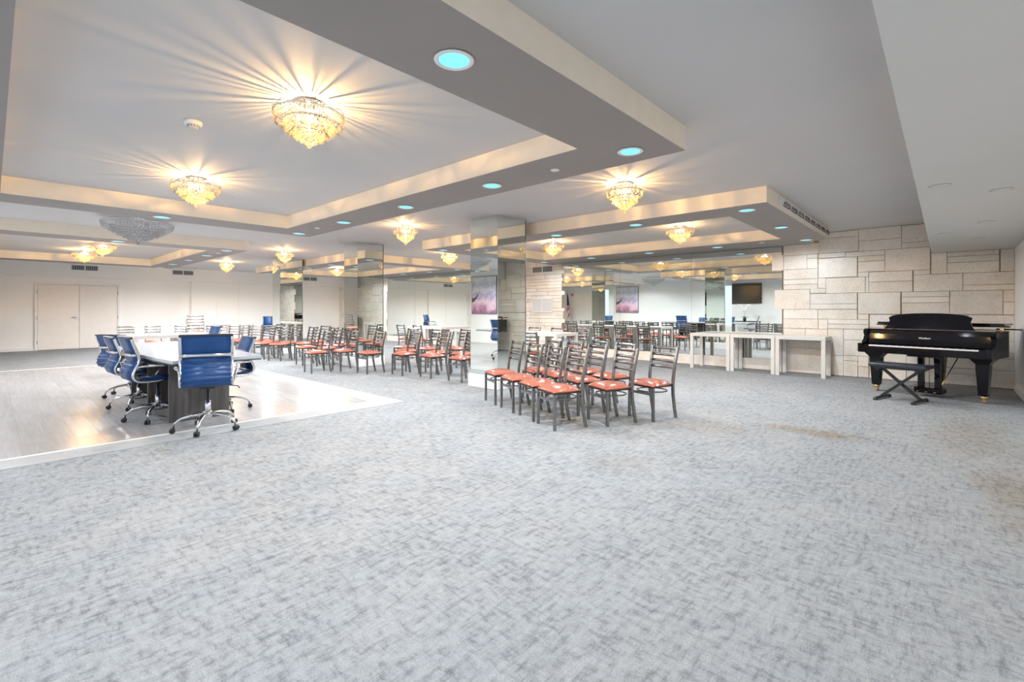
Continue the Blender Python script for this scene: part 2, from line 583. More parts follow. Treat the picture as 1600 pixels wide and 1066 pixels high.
# wall beside the camera, with the opening for the added, unseen window
WB = MB()
WB.box(U_MIN - .15, U_MIN, V_MIN, -0.2, 0, H_CEIL).box(U_MIN - .15, U_MIN, 4.8, V_MAX, 0, H_CEIL)
WB.box(U_MIN - .15, U_MIN, -0.2, 4.8, 0, 0.45).box(U_MIN - .15, U_MIN, -0.2, 4.8, 2.45, H_CEIL)
structure('wall_left', WB, 'wall_white', 'white wall carrying the abstract painting and the television')
W1 = thing('window_added', 'unseen wide window added to the white wall for cool daylight', None, kind='structure')
fr = MB()
for v in (-0.2, 1.05, 2.3, 3.55, 4.8):
    fr.box(U_MIN - .12, U_MIN - .06, v - .03, v + .03, 0.45, 2.45)
fr.box(U_MIN - .12, U_MIN - .06, -0.2, 4.8, 0.45, 0.51).box(U_MIN - .12, U_MIN - .06, -0.2, 4.8, 2.39, 2.45)
fr.build('window_frame', 'white_trim', W1)

# dropped frames (trays)
def tray(label, u0, u1, v0, v1, inset=0.62, notch=False, iu1=None):
    iu0 = u0 + inset; iu1 = (u1 - inset) if iu1 is None else iu1
    iv0 = v0 + inset; iv1 = v1 - inset
    t = thing('ceiling_frame', label, None, kind='structure')
    rects = [(u0, u1, v0, iv0), (u0, u1, iv1, v1), (u0, iu0, iv0, iv1), (iu1, u1, iv0, iv1)]
    if notch:
        rects[0] = (u0, 10.29, v0, iv0); rects.append((10.29, u1, v0 + .3, iv0))
    b = MB()
    for r in rects:
        b.box(r[0], r[1], r[2], r[3], Z_TRAY, H_CEIL)
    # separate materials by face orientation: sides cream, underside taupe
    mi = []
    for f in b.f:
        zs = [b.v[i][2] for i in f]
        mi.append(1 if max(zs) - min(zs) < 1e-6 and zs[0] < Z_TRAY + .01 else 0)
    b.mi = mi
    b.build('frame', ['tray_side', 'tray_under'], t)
    return t
tray('dropped ceiling frame nearest the camera, around two lit chandeliers', -0.55, 3.77, 1.545, 8.28)
tray('dropped ceiling frame above the beige double doors', -0.55, 3.77, 11.15, 17.75)
tray('dropped ceiling frame over the white tables by the stone wall', 6.22, U_MAX, 1.57, 8.26, notch=True, iu1=9.62)
tray('dropped ceiling frame behind the mirrored columns', 6.22, U_MAX, 11.15, 17.75, iu1=9.62)

structure('ceiling_soffit_right', MB().box(U_MIN, U_MAX, V_MIN, 0.168, 2.2, H_CEIL), 'soffit', 'low boxed soffit along the right wall above the piano')
structure('ceiling_soffit_far', MB().box(U_MIN, U_MAX, 20.12, V_MAX, 2.29, H_CEIL), 'wall_cream', 'boxed soffit along the far cream wall')
structure('wall_pilaster', MB().box(4.95, 5.75, 20.38, V_MAX, 0, 2.29), 'wall_cream', 'shallow cream pilaster on the far wall')
tr = MB()
for u in (6.55, 8.2, -0.3):
    tr.box(u - .006, u + .006, 20.478, V_MAX, 0.1, 2.29)
structure('trim_2', tr, 'door', 'fine vertical seams in the far cream wall')
structure('baseboard_far', MB().box(U_MIN, 0.9, 20.47, V_MAX, 0, 0.09).box(2.95, 4.95, 20.47, V_MAX, 0, 0.09).box(5.75, U_MAX - .06, 20.47, V_MAX, 0, 0.09), 'white_trim')
structure('baseboard_right', MB().box(U_MIN, U_MAX - .06, V_MIN, V_MIN + .012, 0, 0.09), 'white_trim')
structure('baseboard_left', MB().box(U_MIN, U_MIN + .012, V_MIN + .02, V_MAX, 0, 0.09), 'white_trim')

# double doors
D1 = thing('door_1', 'beige double doors in the far cream wall', None, (0, 0, 0), kind='structure')
f = MB()
f.box(0.90, 0.96, 20.44, V_MAX, 0, 2.10).box(2.86, 2.92, 20.44, V_MAX, 0, 2.10).box(0.96, 2.86, 20.44, V_MAX, 2.04, 2.10)
f.build('door_frame', 'white_trim', D1)
for a, b_ in ((0.965, 1.905), (1.915, 2.855)):
    l = MB().box(a, b_, 20.455, 20.485, 0.012, 2.035, bev=.003).build('door_leaf', 'door', D1)
    if a < 1:
        h = MB().box(1.84, 1.88, 20.445, 20.455, 0.95, 1.07)
        h.tube([(1.86, 20.45, 1.01), (1.86, 20.40, 1.01), (1.73, 20.40, 1.01)], 0.011, 8)
        h.build('door_handle', 'chrome', l)
    hg = MB()
    for z in (0.25, 1.0, 1.8):
        hx = a - .012 if a < 1 else b_ + .012
        hg.tube([(hx, 20.44, z - .05), (hx, 20.44, z + .05)], 0.009, 6)
    hg.build('hinge', 'chrome', l)

# ------------------------------------------------------------------ stone wall
BLK = [(1.8, 2.4, 2.33, 2.53), (1.18, 1.8, 2.33, 2.6), (1.18, 1.8, 2.61, 2.71), (0.57, 1.17, 2.51, 2.715), (0.57, 1.17, 2.32, 2.5), (2.0, 2.4, 2.05, 2.32), (1.82, 1.99, 2.05, 2.24), (1.82, 1.99, 2.25, 2.32), (1.38, 1.8, 2.24, 2.32), (0.8, 1.37, 2.23, 2.31), (1.2, 1.8, 1.86, 2.22), (0.8, 1.18, 2.13, 2.22), (0.8, 1.18, 1.94, 2.12), (0.19, 0.79, 1.93, 2.31), (1.82, 2.4, 1.85, 2.04), (1.82, 2.4, 1.75, 1.84), (1.82, 2.4, 1.65, 1.74), (1.69, 1.81, 1.66, 1.85), (1.08, 1.68, 1.56, 1.84), (1.03, 1.18, 1.85, 1.93), (1.03, 1.07, 1.56, 1.84), (0.42, 1.02, 1.75, 1.92), (0.42, 1.02, 1.56, 1.74), (1.95, 2.56, 1.26, 1.64), (1.69, 1.94, 1.57, 1.65), (1.2, 1.94, 1.36, 1.55), (1.2, 1.94, 1.26, 1.35), (0.58, 1.18, 1.17, 1.55), (1.03, 1.18, 1.07, 1.16), (0.19, 0.56, 2.42, 2.71), (0.19, 0.56, 2.32, 2.41), (-0.02, 0.17, 1.85, 2.195), (-0.63, -0.03, 2.13, 2.195), (-0.63, -0.03, 2.03, 2.12), (-0.63, -0.03, 1.85, 2.02), (-0.795, -0.65, 1.85, 2.195), (0.19, 0.4, 1.85, 1.92), (-0.21, 0.4, 1.56, 1.84), (-0.795, -0.22, 1.65, 1.84), (-0.795, -0.22, 1.56, 1.64), (-0.05, 0.56, 1.47, 1.55), (-0.05, 0.56, 1.37, 1.46), (-0.05, 0.56, 1.17, 1.36), (-0.67, -0.06, 1.17, 1.55), (-0.795, -0.68, 1.37, 1.55), (-0.795, -0.68, 1.17, 1.36), (1.82, 2.4, 1.07, 1.25), (1.2, 1.81, 1.07, 1.25), (1.81, 2.4, 0.88, 1.06), (1.66, 1.8, 0.88, 1.06), (1.03, 1.65, 0.98, 1.06), (1.03, 1.65, 0.89, 0.97), (2.03, 2.4, 0.64, 0.87), (1.66, 2.02, 0.64, 0.87), (1.41, 1.65, 0.39, 0.88), (1.03, 1.4, 0.69, 0.88), (1.03, 1.4, 0.4, 0.68), (1.66, 2.4, 0.5, 0.63), (1.66, 2.4, 0.01, 0.49), (1.41, 1.65, 0.01, 0.38), (1.19, 1.4, 0.3, 0.39), (1.19, 1.4, 0.01, 0.29), (1.03, 1.18, 0.21, 0.39), (1.03, 1.18, 0.01, 0.2), (2.41, 2.61, 2.04, 2.35)]
rnd = random.Random(5)
def courses(v0, v1, z0, z1, jag=None, hs=(0.09, 0.18, 0.28, 0.18, 0.37), ws=(0.4, 0.6, 0.62, 0.9), rr=None):
    rr = rr or rnd
    out = []; z = z0
    while z < z1 - 0.03:
        h = rr.choice(hs)
        if z + h > z1 - 0.07: h = z1 - z
        a = v0 - (jag and rr.choice(jag) or 0); v = a
        while v < v1 - 0.02:
            w = rr.choice(ws)
            if v + w > v1 - 0.12: w = v1 - v
            if h > 0.25 and rr.random() < 0.4:
                k = rr.choice((0.35, 0.5, 0.65))
                out.append((v, v + w - .01, z, z + h * k - .01)); out.append((v, v + w - .01, z + h * k, z + h - .01))
            else:
                out.append((v, v + w - .01, z, z + h - .01))
            v += w
        z += h
    return out
def stone_face(blocks, b):
    for (v0, v1, z0, z1) in blocks:
        t = rnd.uniform(0.93, 1.04)
        w = rnd.uniform(-0.03, 0.03)
        tone = (min(1.1, t + w), t, t - w)
        dp = rnd.choice((0.0, 0.0, 0.004, 0.008, 0.013))
        b.box(10.748 - dp, 10.79, v0 - .002, v1 + .002, z0 - .002, z1 + .002, mi=0, bev=0.003, tone=tone)
sb = MB()
sb.box(10.78, 10.95, V_MIN - .15, V_MAX + .15, 0, H_CEIL, mi=1)
stone_face(BLK, sb)
stone_face(courses(-0.795, 1.02, 0.01, 1.165), sb)
stone_face([(v, min(v + 1.13, 7.84), 0.01, 0.23) for v in (2.41, 3.55, 4.69, 5.83, 6.97)], sb)
stone_face(courses(7.92, 11.10, 0.01, 2.71, jag=(0, 0, 0.05, 0.1), hs=(0.09, 0.09, 0.18, 0.12), ws=(0.6, 0.9, 1.2)), sb)
stone_face(courses(11.11, 16.58, 0.01, 0.23, hs=(0.22,)), sb)
stone_face([(16.45 + rnd.choice((0, .12, .2)), 17.4, z, z + .27) for z in (0.3, 0.58, 0.86, 1.14, 1.42, 1.7, 1.98, 2.26)] , sb)
stone_face(courses(17.41, 20.48, 0.01, 2.71, hs=(0.18, 0.28, 0.37)), sb)
structure('wall_stone', sb, ['stone', 'mortar'], 'cream coral stone block wall behind the piano and tables')

def wall_mirror(label, vs, z0, z1):
    t = thing('wall_mirror', label, 'mirror', (10.755, (vs[0] + vs[-1]) / 2, z0))
    vm = (vs[0] + vs[-1]) / 2
    for a, b_ in zip(vs[:-1], vs[1:]):
        MB().box(0, 0.010, a - vm + .0015, b_ - vm - .0015, 0, z1 - z0).build('mirror_panel', 'mirror', t)
        MB().box(0.0105, 0.024, a - vm, b_ - vm, 0, z1 - z0).build('backing', 'black', t)
wall_mirror('tall panelled mirror behind the row of white tables on the stone wall', [2.43, 4.27, 6.10, 7.91], 0.235, 2.52)
wall_mirror('tall panelled mirror on the stone wall behind the mirrored columns', [11.11, 12.94, 14.77, 16.58], 0.235, 2.52)

# ------------------------------------------------------------------ mirrored columns
def column(u0, u1, v0, v1, label):
    cu, cv = (u0 + u1) / 2, (v0 + v1) / 2; hu, hv = (u1 - u0) / 2, (v1 - v0) / 2
    t = thing('mirrored_column', label, 'column', (cu, cv, 0), group=None)
    MB().box(-hu + .012, hu - .012, -hv + .012, hv - .012, 0.2, H_CEIL - .001).build('core', 'grille_dark', t)
    MB().box(-hu - .03, hu + .03, -hv - .03, hv + .03, 0.0, 0.205, bev=.006).build('plinth', 'white_trim', t)
    z0, z1 = 0.206, H_CEIL - .002
    for s in (-1, 1):
        MB().box(min(s * hu, s * (hu - .011)), max(s * hu, s * (hu - .011)), -hv + .002, hv - .002, z0, z1).build('mirror_panel', 'mirror', t)
        MB().box(-hu + .012, hu - .012, min(s * hv, s * (hv - .011)), max(s * hv, s * (hv - .011)), z0, z1).build('mirror_panel', 'mirror', t)
    e = MB()
    e.box(hu - .006, hu + .006, -hv - .004, -hv + .008, z0, z1)
    e.build('edge_trim', 'grille_dark', t)
    return t
column(5.29, 5.95, 5.12, 5.74, 'mirrored square column nearest the camera, behind the front block of chairs')
column(5.36, 6.00, 9.42, 10.0, 'middle mirrored square column, half way down the hall')
column(5.50, 6.13, 13.85, 14.4, 'farthest mirrored square column, near the far cream wall')

# ------------------------------------------------------------------ downlights
def downlight_proto():
    t = thing('downlight', '', 'downlight', (0, 0, Z_TRAY))
    ring = MB()
    ring.lathe([(0.098, -0.001), (0.104, -0.006), (0.098, -0.010), (0.082, -0.010), (0.078, -0.004), (0.078, -0.001)], 32)
    ring.build('trim_ring', 'white_trim', t)
    MB().lathe([(0.077, -0.001), (0.077, -0.005), (0.03, -0.0065), (0.002, -0.007)], 32).build('lens', 'led', t)
    return t
DL = downlight_proto()
DLS = []
for v in (1.88, 3.45, 4.96, 6.5, 8.0):
    DLS.append((3.48, v))
DLS += [(1.60, 1.86), (1.59, 7.98), (-0.27, 1.86), (-0.27, 4.96), (-0.27, 8.0), (-0.27, 11.45)]
DLS += [(1.60, 11.40), (3.43, 11.45), (3.43, 12.85), (3.44, 14.4), (3.44, 16.0), (3.44, 17.5)]
for v in (1.88, 3.44, 4.93, 6.47, 7.95):
    DLS.append((6.54, v)); DLS.append((10.05 if v < 2 else 10.0, v))
DLS += [(8.26, 1.88), (8.2, 7.95)]
for v in (11.45, 12.9, 14.4, 16.0, 17.5):
    DLS.append((6.54, v)); DLS.append((10.0, v))
def dl_label(i, u, v):
    if u < 4.5 and v < 9: nm = 'near left ceiling frame'
    elif u < 4.5: nm = 'far left ceiling frame'
    elif v < 9: nm = 'right ceiling frame'
    else: nm = 'ceiling frame behind the columns'
    side = 'column-side' if (u > 3 and u < 4.5) or (6.3 < u < 7) else ('stone-side' if u > 9 else ('outer' if u < 0 else 'crosswise'))
    vv = round(v, 1)
    order = {1.9: 'first', 3.4: 'second', 3.5: 'second', 5.0: 'third', 4.9: 'third', 6.5: 'fourth', 8.0: 'fifth', 7.9: 'fifth', 11.4: 'first', 12.9: 'second', 12.8: 'second', 14.4: 'third', 16.0: 'fourth', 17.5: 'fifth'}.get(vv, 'first')
    if side == 'crosswise':
        return 'round downlight alone on the %s cross band of the %s' % ('near' if order == 'first' else 'far', nm)
    return '%s round downlight on the %s band of the %s' % (order, side, nm)
first = True
for i, (u, v) in enumerate(DLS):
    if first:
        d = DL; d.location = (u, v, Z_TRAY); d['label'] = dl_label(i, u, v); d['group'] = 'recessed downlights in the dropped frames'; first = False
        index_kids()
    else:
        d = dup(DL, (u, v, Z_TRAY), 0, dl_label(i, u, v))
    lamp('downlight_lamp', 'SPOT', (u, v, Z_TRAY - .02), (30 if u > 9.5 and v < 9 else 80 if u > 9.5 else 128 if v < 9 else 200), (0.84, 0.92, 1.0), spot_size=R(172), spot_blend=0.6, shadow_soft_size=0.0)

# ------------------------------------------------------------------ chandeliers
def bead_ring(b, r, z, n, rb, hb, ph=0.0, wob=0.0):
    for k in range(n):
        a = 2 * math.pi * (k + ph) / n
        zz = z + wob * math.sin(a * 6)
        b.bead((r * math.cos(a), r * math.sin(a), zz), rb, hb)
def chandelier(kind):
    t = thing('chandelier', '', 'chandelier', (0, 0, H_CEIL))
    # canopy against the ceiling
    MB().lathe([(0.09, -0.001), (0.085, -0.016), (0.06, -0.02)], 24).build('canopy', 'chrome', t)
    fr_ = MB(); b = MB()
    rr = random.Random(11)
    if kind == 'bowl':
        R1, zt = 0.235, -0.105
        tiers = [(R1, zt, 5, 44), (0.165, zt - 0.045, 5, 32), (0.10, zt - 0.10, 4, 20)]
        dome = [(0.175, -0.185), (0.155, -0.212), (0.128, -0.238), (0.092, -0.262), (0.05, -0.280)]
        ball = -0.305
        for k in range(10):   # scalloped arches of wire
            a0 = 2 * math.pi * k / 10; pts = []
            for j in range(7):
                a = a0 + 2 * math.pi / 10 * j / 6
                pts.append((R1 * math.cos(a), R1 * math.sin(a), zt + 0.012 + 0.028 * math.sin(math.pi * j / 6)))
            fr_.tube(pts, 0.004, 5, False)
        arms = 10
    elif kind == 'cone':
        R1, zt = 0.20, -0.115
        tiers = [(0.205, zt, 5, 30), (0.15, zt - 0.05, 5, 26), (0.10, zt - 0.10, 4, 18)]
        dome = [(0.14, -0.225), (0.105, -0.25), (0.065, -0.28), (0.03, -0.305)]
        ball = -0.33
        for k in range(12):   # upward crown of drops
            a = 2 * math.pi * (k + 0.3 * rr.random()) / 12
            for j in range(4):
                b.bead((0.155 * math.cos(a), 0.155 * math.sin(a), -0.035 - 0.024 * j), 0.011, 0.014)
        arms = 12
    else:
        R1, zt = 0.47, -0.10
        tiers = [(0.47, zt, 5, 90), (0.36, zt - 0.06, 5, 70), (0.25, zt - 0.12, 5, 50), (0.15, zt - 0.19, 5, 30)]
        dome = [(0.41, -0.19), (0.37, -0.22), (0.32, -0.25), (0.26, -0.285), (0.19, -0.32), (0.11, -0.35), (0.05, -0.38)]
        ball = -0.41
        arms = 12
    a = 0.0
    rc = 0.13 if kind != 'big' else 0.3
    while a < 2 * math.pi:  # irregular crown of bars, added to break the lamplight into ceiling streaks
        w = rr.uniform(0.02, 0.10)
        seg = MB()
        p = [(rc * math.cos(a + w * q / 2), rc * math.sin(a + w * q / 2)) for q in range(3)]
        fr_.add([(x, y, z) for z in (-0.095, -0.018) for x, y in p], [(0, 1, 4, 3), (1, 2, 5, 4)])
        a += w + rr.uniform(0.03, 0.11)
    for (r, z, rows, n) in tiers:
        fr_.tube([(r * math.cos(2 * math.pi * k / 40), r * math.sin(2 * math.pi * k / 40), z + 0.010) for k in range(40)], 0.006, 5, closed=True)
        for j in range(rows):
            bead_ring(b, r - 0.004 * j, z - 0.016 * j, n, 0.0085 if kind != 'big' else 0.010, 0.0095, 0.5 * (j % 2))
    for i, (r, z) in enumerate(dome):
        bead_ring(b, r, z, max(6, int(r * 130)), 0.015, 0.018, 0.3 * i)
        bead_ring(b, r * 0.82, z - 0.006, max(5, int(r * 100)), 0.013, 0.016, 0.6 * i)
    for k in range(arms):
        a = 2 * math.pi * (k + 0.5 * rr.random()) / arms
        c, s_ = math.cos(a), math.sin(a)
        fr_.tube([(0.07 * c, 0.07 * s_, -0.012), (R1 * 0.6 * c, R1 * 0.6 * s_, -0.03), (R1 * c, R1 * s_, zt + 0.01)], 0.004, 4, False)
    fr_.build('frame', 'chrome', t)
    tag(b.build('crystal_beads', 'crystal' if kind != 'big' else 'crystal_clear', t), 'strings of clear faceted crystals', None, None, 'stuff')
    MB().lathe([(0.002, ball - 0.024), (0.014, ball - 0.018), (0.022, ball), (0.014, ball + 0.018), (0.002, ball + 0.024)], 10, smooth=False).build('pendant_ball', 'crystal', t)
    if kind != 'big':
        for k in range(3):
            a = 2 * math.pi * k / 3 + 0.4
            MB().lathe([(0.002, -0.130), (0.012, -0.120), (0.014, -0.105), (0.008, -0.09), (0.004, -0.085)], 10, c=(0.07 * math.cos(a), 0.07 * math.sin(a), 0)).build('bulb', 'bulb', t)
    return t
CH = [('bowl', 1.53, 3.35, 'lit crystal bowl chandelier nearest the camera, in the near left ceiling frame'),
      ('bowl', 1.55, 6.20, 'lit crystal bowl chandelier farther along the near left ceiling frame'),
      ('bowl', 1.62, 13.4, 'lit crystal bowl chandelier, nearer of the two in the frame above the doors'),
      ('bowl', 1.55, 15.6, 'lit crystal bowl chandelier closest to the far double doors'),
      ('bowl', 8.10, 3.42, 'lit crystal bowl chandelier in the right ceiling frame, nearer the piano'),
      ('bowl', 8.15, 6.23, 'lit crystal bowl chandelier in the right ceiling frame, farther from the piano'),
      ('bowl', 8.10, 13.4, 'lit crystal bowl chandelier behind the columns, nearer of two in its frame'),
      ('bowl', 8.10, 15.6, 'lit crystal bowl chandelier behind the columns, farther of two in its frame'),
      ('cone', 4.98, 2.76, 'lit cone-shaped crystal chandelier above the front block of chairs'),
      ('cone', 4.87, 6.95, 'lit cone-shaped crystal chandelier between the near and middle mirrored columns'),
      ('cone', 4.87, 12.0, 'lit cone-shaped crystal chandelier between the middle and farthest mirrored columns'),
      ('cone', 4.85, 16.2, 'lit cone-shaped crystal chandelier nearest the far cream wall'),
      ('cone', 7.88, 9.35, 'lit cone-shaped crystal chandelier beyond the near column, between the two right frames'),
      ('big', 1.60, 9.60, 'large unlit clear crystal chandelier between the two left ceiling frames')]
CP = {}
for kind, u, v, lab in CH:
    if kind not in CP:
        c = chandelier(kind); CP[kind] = c; index_kids(); _done.add(c.name)
        c.location = (u, v, H_CEIL); c['label'] = lab
    else:
        c = dup(CP[kind], (u, v, H_CEIL), R(37 * u * v % 360), lab)
    c['group'] = {'bowl': 'crystal bowl chandeliers', 'cone': 'cone crystal chandeliers', 'big': 'large crystal chandelier'}[kind]
    if kind != 'big':
        lamp('chandelier_lamp', 'POINT', (u, v, H_CEIL - 0.075), 76, (1.0, 0.59, 0.23), shadow_soft_size=0.011)

# ------------------------------------------------------------------ ladderback chairs
def chair_proto():
    t = thing('ladderback_chair', '', 'chair', (0, 0, 0))
    # seat cushion (front is +x)
    n = 14; S = 0.20; vs = []; fs = []
    for i in range(n + 1):
        for j in range(n + 1):
            x = -1 + 2 * i / n; y = -1 + 2 * j / n
            wy = 1.0 if x > 0 else 1 + 0.10 * x
            e = (1 - abs(x) ** 3.0) * (1 - abs(y) ** 3.0)
            crease = math.exp(-((abs(x) - abs(y)) / 0.10) ** 2) * max(0, max(abs(x), abs(y)) - 0.35)
            z = 0.398 + 0.048 * max(0, e) ** 0.6 - 0.018 * crease
            rx = x * (1 - 0.06 * abs(y) ** 4); ry = y * (1 - 0.06 * abs(x) ** 4)
            vs.append((rx * 0.178 + 0.026, ry * S * wy, z))
    for i in range(n):
        for j in range(n):
            a = i * (n + 1) + j
            fs.append((a, a + n + 1, a + n + 2, a + 1))
    b = MB().add(vs, fs, True)
    k0 = len(vs)
    rim = [i * (n + 1) for i in range(n + 1)] + [n * (n + 1) + j for j in range(1, n + 1)] + [i * (n + 1) + n for i in range(n - 1, -1, -1)] + [j for j in range(n - 1, 0, -1)]
    vs2 = [(vs[q][0], vs[q][1], vs[q][2]) for q in rim] + [(vs[q][0] * 0.98, vs[q][1] * 0.98, 0.385) for q in rim]
    m = len(rim)
    b.add(vs2, [(i, (i + 1) % m, m + (i + 1) % m, m + i) for i in range(m)] + [tuple(range(m, 2 * m))], True)
    b.build('seat', 'red_vinyl', t)
    MB().box(-.145, .190, -.178, .178, 0.368, 0.386, bev=.004).build('seat_board', 'black', t)
    for s in (-1, 1):
        MB().sweep([(0.178, 0.180 * s, 0), (0.178, 0.175 * s, 0.37)], (0, 1, 0), 0.026, 0.026).build('leg', 'steel', t)
        pts = [(-0.210, 0.165 * s, 0.0), (-0.185, 0.167 * s, 0.12), (-0.160, 0.170 * s, 0.26), (-0.152, 0.172 * s, 0.38), (-0.163, 0.174 * s, 0.50), (-0.190, 0.178 * s, 0.65), (-0.228, 0.184 * s, 0.815)]
        MB().sweep(pts, (0, 1, 0), 0.026, 0.028).build('back_post', 'steel', t)
    for z in (0.575, 0.645, 0.715, 0.79):
        x0 = -0.165 - (z - 0.5) * 0.19
        pts = [(x0 - 0.020 * math.cos(y / 0.17 * math.pi / 2), y, z) for y in [(-0.168 + 0.336 * q / 6) for q in range(7)]]
        MB().sweep(pts, (-0.18, 0, 1), 0.032, 0.006, smooth=True).build('slat', 'steel', t)
    ring = [(0.165 * math.cos(a), 0.17 * math.sin(a), 0.315) for a in [2 * math.pi * q / 20 for q in range(20)]]
    MB().tube(ring, 0.008, 6, closed=True).build('ring_stretcher', 'steel', t)
    MB().box(0.170, 0.184, -.165, .165, 0.285, 0.312).build('front_stretcher', 'steel', t)
    return t
CHAIR = chair_proto(); index_kids(); _done.add(CHAIR.name)
_first = [True]
_lab_seen = {}
def place_chair(u, v, ang, label, group, z=0.0):
    """u, v is the point between the two front feet; ang is the way the chair faces"""
    a = R(ang); cx = u - 0.178 * math.cos(a); cyy = v - 0.178 * math.sin(a)
    if _first[0]:
        c = CHAIR; _first[0] = False
        c.location = (cx, cyy, z); c.rotation_euler = (0, 0, a); c['label'] = label; c['group'] = group
    else:
        c = dup(CHAIR, (cx, cyy, z), a, label, group)
    return c
OR = ['first', 'second', 'third', 'fourth', 'fifth', 'sixth', 'seventh', 'eighth', 'ninth', 'tenth']
G1 = 'front block of ladderback chairs'
for i, (u, v, a) in enumerate(((3.96, 3.12, 157), (4.13, 3.54, 156), (4.30, 4.0, 157), (4.50, 4.49, 156))):
    place_chair(u, v, a, 'red-seated ladderback chair in the leading row of the front block, %s from the camera end' % OR[i], G1)
for i, (u, v, a) in enumerate(((4.49, 2.82, 157), (4.69, 3.33, 157), (4.87, 3.80, 156), (5.0, 4.25, 156))):
    place_chair(u, v, a, 'red-seated ladderback chair in the middle row of the front block, %s from the camera end' % OR[i], G1)
for i, (u, v, a) in enumerate(((4.99, 2.56, 164), (5.20, 3.22, 158), (5.38, 3.72, 157))):
    place_chair(u, v, a, 'red-seated ladderback chair in the rear row of the front block, %s from the piano end' % OR[i], G1)
G2 = 'ladderback chairs in rows beside the laminate floor'
rowA = [(5.41, 6.26, 178), (5.35, 7.01, 174), (5.21, 7.70, 177), (4.87, 8.38, 180), (4.74, 9.15, 178), (4.82, 10.02, 178), (4.67, 10.71, 178), (4.64, 12.02, 206), (4.50, 12.69, 209)]
for i, (u, v, a) in enumerate(rowA):
    place_chair(u, v, a, 'red-seated ladderback chair, %s of the first long row from the near mirrored column' % OR[i], G2)
place_chair(4.21, 9.27, 176, 'red-seated ladderback chair pushed forward of the first long row onto the pale border', G2)
rowB = [(5.95, 6.85, 176), (5.80, 7.43, 178), (5.62, 8.2, 184), (5.30, 10.55, 178), (5.35, 11.2, 180), (5.16, 11.9, 185), (5.05, 12.5, 205), (4.92, 13.2, 212)]
for i, (u, v, a) in enumerate(rowB):
    place_chair(u, v, a, 'red-seated ladderback chair, %s of the second long row from the near mirrored column' % OR[i], G2)
rowC = [(6.75, 7.15, 176), (6.72, 7.9, 176), (6.3, 8.35, 180), (6.2, 9.1, 182), (5.9, 10.7, 180), (6.0, 11.5, 180), (5.75, 12.4, 190)]
for i, (u, v, a) in enumerate(rowC):
    place_chair(u, v, a, 'red-seated ladderback chair, %s of the third long row from the near mirrored column' % OR[i], G2)
G3 = 'ladderback chairs in front of the far wall'
rowD = [(2.40, 15.6, 268), (2.93, 15.5, 264), (3.45, 15.25, 250), (3.95, 14.6, 238), (4.30, 14.15, 228), (4.55, 13.55, 222)]
for i, (u, v, a) in enumerate(rowD):
    place_chair(u, v, a, 'ladderback chair before the far wall, %s from the left in the curving front row' % OR[i], G3)
rowE = [(3.75, 15.75, 245), (4.30, 15.3, 236), (4.75, 14.75, 228), (5.05, 14.05, 222)]
for i, (u, v, a) in enumerate(rowE):
    place_chair(u, v, a, 'ladderback chair before the far wall, %s from the left in the curving rear row' % OR[i], G3)
place_chair(3.30, 13.1, 262, 'ladderback chair at the bottom of the tall stack beyond the conference table', 'stacked chairs')
place_chair(3.30, 13.1, 262, 'ladderback chair on top of the tall stack beyond the conference table', 'stacked chairs', z=0.30)
G4 = 'ladderback chairs around the long white tables'
for i, v in enumerate((6.22, 6.94, 7.67, 8.63)):
    place_chair(8.86, v, 180, 'ladderback chair between the white tables and the mirror, %s from the piano side' % OR[i], G4)
place_chair(7.42, 5.97, 2, 'ladderback chair backing onto the near mirrored column, facing the white tables', G4)
for i, v in enumerate((10.9, 11.7)):
    place_chair(8.42, v, 0, 'ladderback chair facing the far cluster of white tables, %s from the near column' % OR[i], G4)

# ------------------------------------------------------------------ white square tables
def table_proto():
    t = thing('square_table', '', 'table', (0, 0, 0))
    MB().box(-.40, .40, -.40, .40, 0.683, 0.748, bev=.003).build('tabletop', 'table_white', t)
    for a in (-1, 1):
        for b_ in (-1, 1):
            MB().box(a * .3975 - (.065 if a > 0 else 0), a * .3975 + (.065 if a < 0 else 0), b_ * .3975 - (.065 if b_ > 0 else 0), b_ * .3975 + (.065 if b_ < 0 else 0), 0, 0.682, bev=.002).build('leg', 'table_white', t)
    return t
TB = table_proto(); index_kids(); _done.add(TB.name)
tabs = [(10.40, 1.995, 0.8, 'white square table at the piano end of the row against the stone wall'),
        (10.425, 2.825, 0.8, 'white square table in the middle of the row against the stone wall'),
        (10.43, 3.65, 0.8, 'white square table at the mirror end of the row against the stone wall')]
for i, (u, v, sx, lab) in enumerate(tabs):
    if i == 0:
        c = TB; c.location = (u, v, 0); c['label'] = lab
    else:
        c = dup(TB, (u, v, 0), 0, lab)
    c.scale = (0.745, 1.02, 1.0)
    c['group'] = 'white tables against the stone wall'
for i in range(4):
    c = dup(TB, (8.30, 6.36 + 0.802 * i, 0), 0, 'white square table behind the near mirrored column, %s from the piano side in its row' % OR[i], 'white tables behind the near column'); c.scale = (1, 0.998, 1)
k = 0
for u in (8.98, 9.782):
    for v in (10.92, 11.722):
        c = dup(TB, (u, v, 0), 0, 'white square table in the far cluster, %s pair from the columns, %s from the camera' % ('nearer' if u < 9 else 'farther', 'nearer' if v < 11 else 'farther'), 'far cluster of white tables'); c.scale = (1, 1, 1)
for i, u in enumerate((2.22, 3.022)):
    c = dup(TB, (u, 11.7, 0), 0, 'white square table beyond the conference table, %s of the pair' % ('left' if i == 0 else 'right'), 'white tables beyond the conference table'); c.scale = (1, 1, 1)

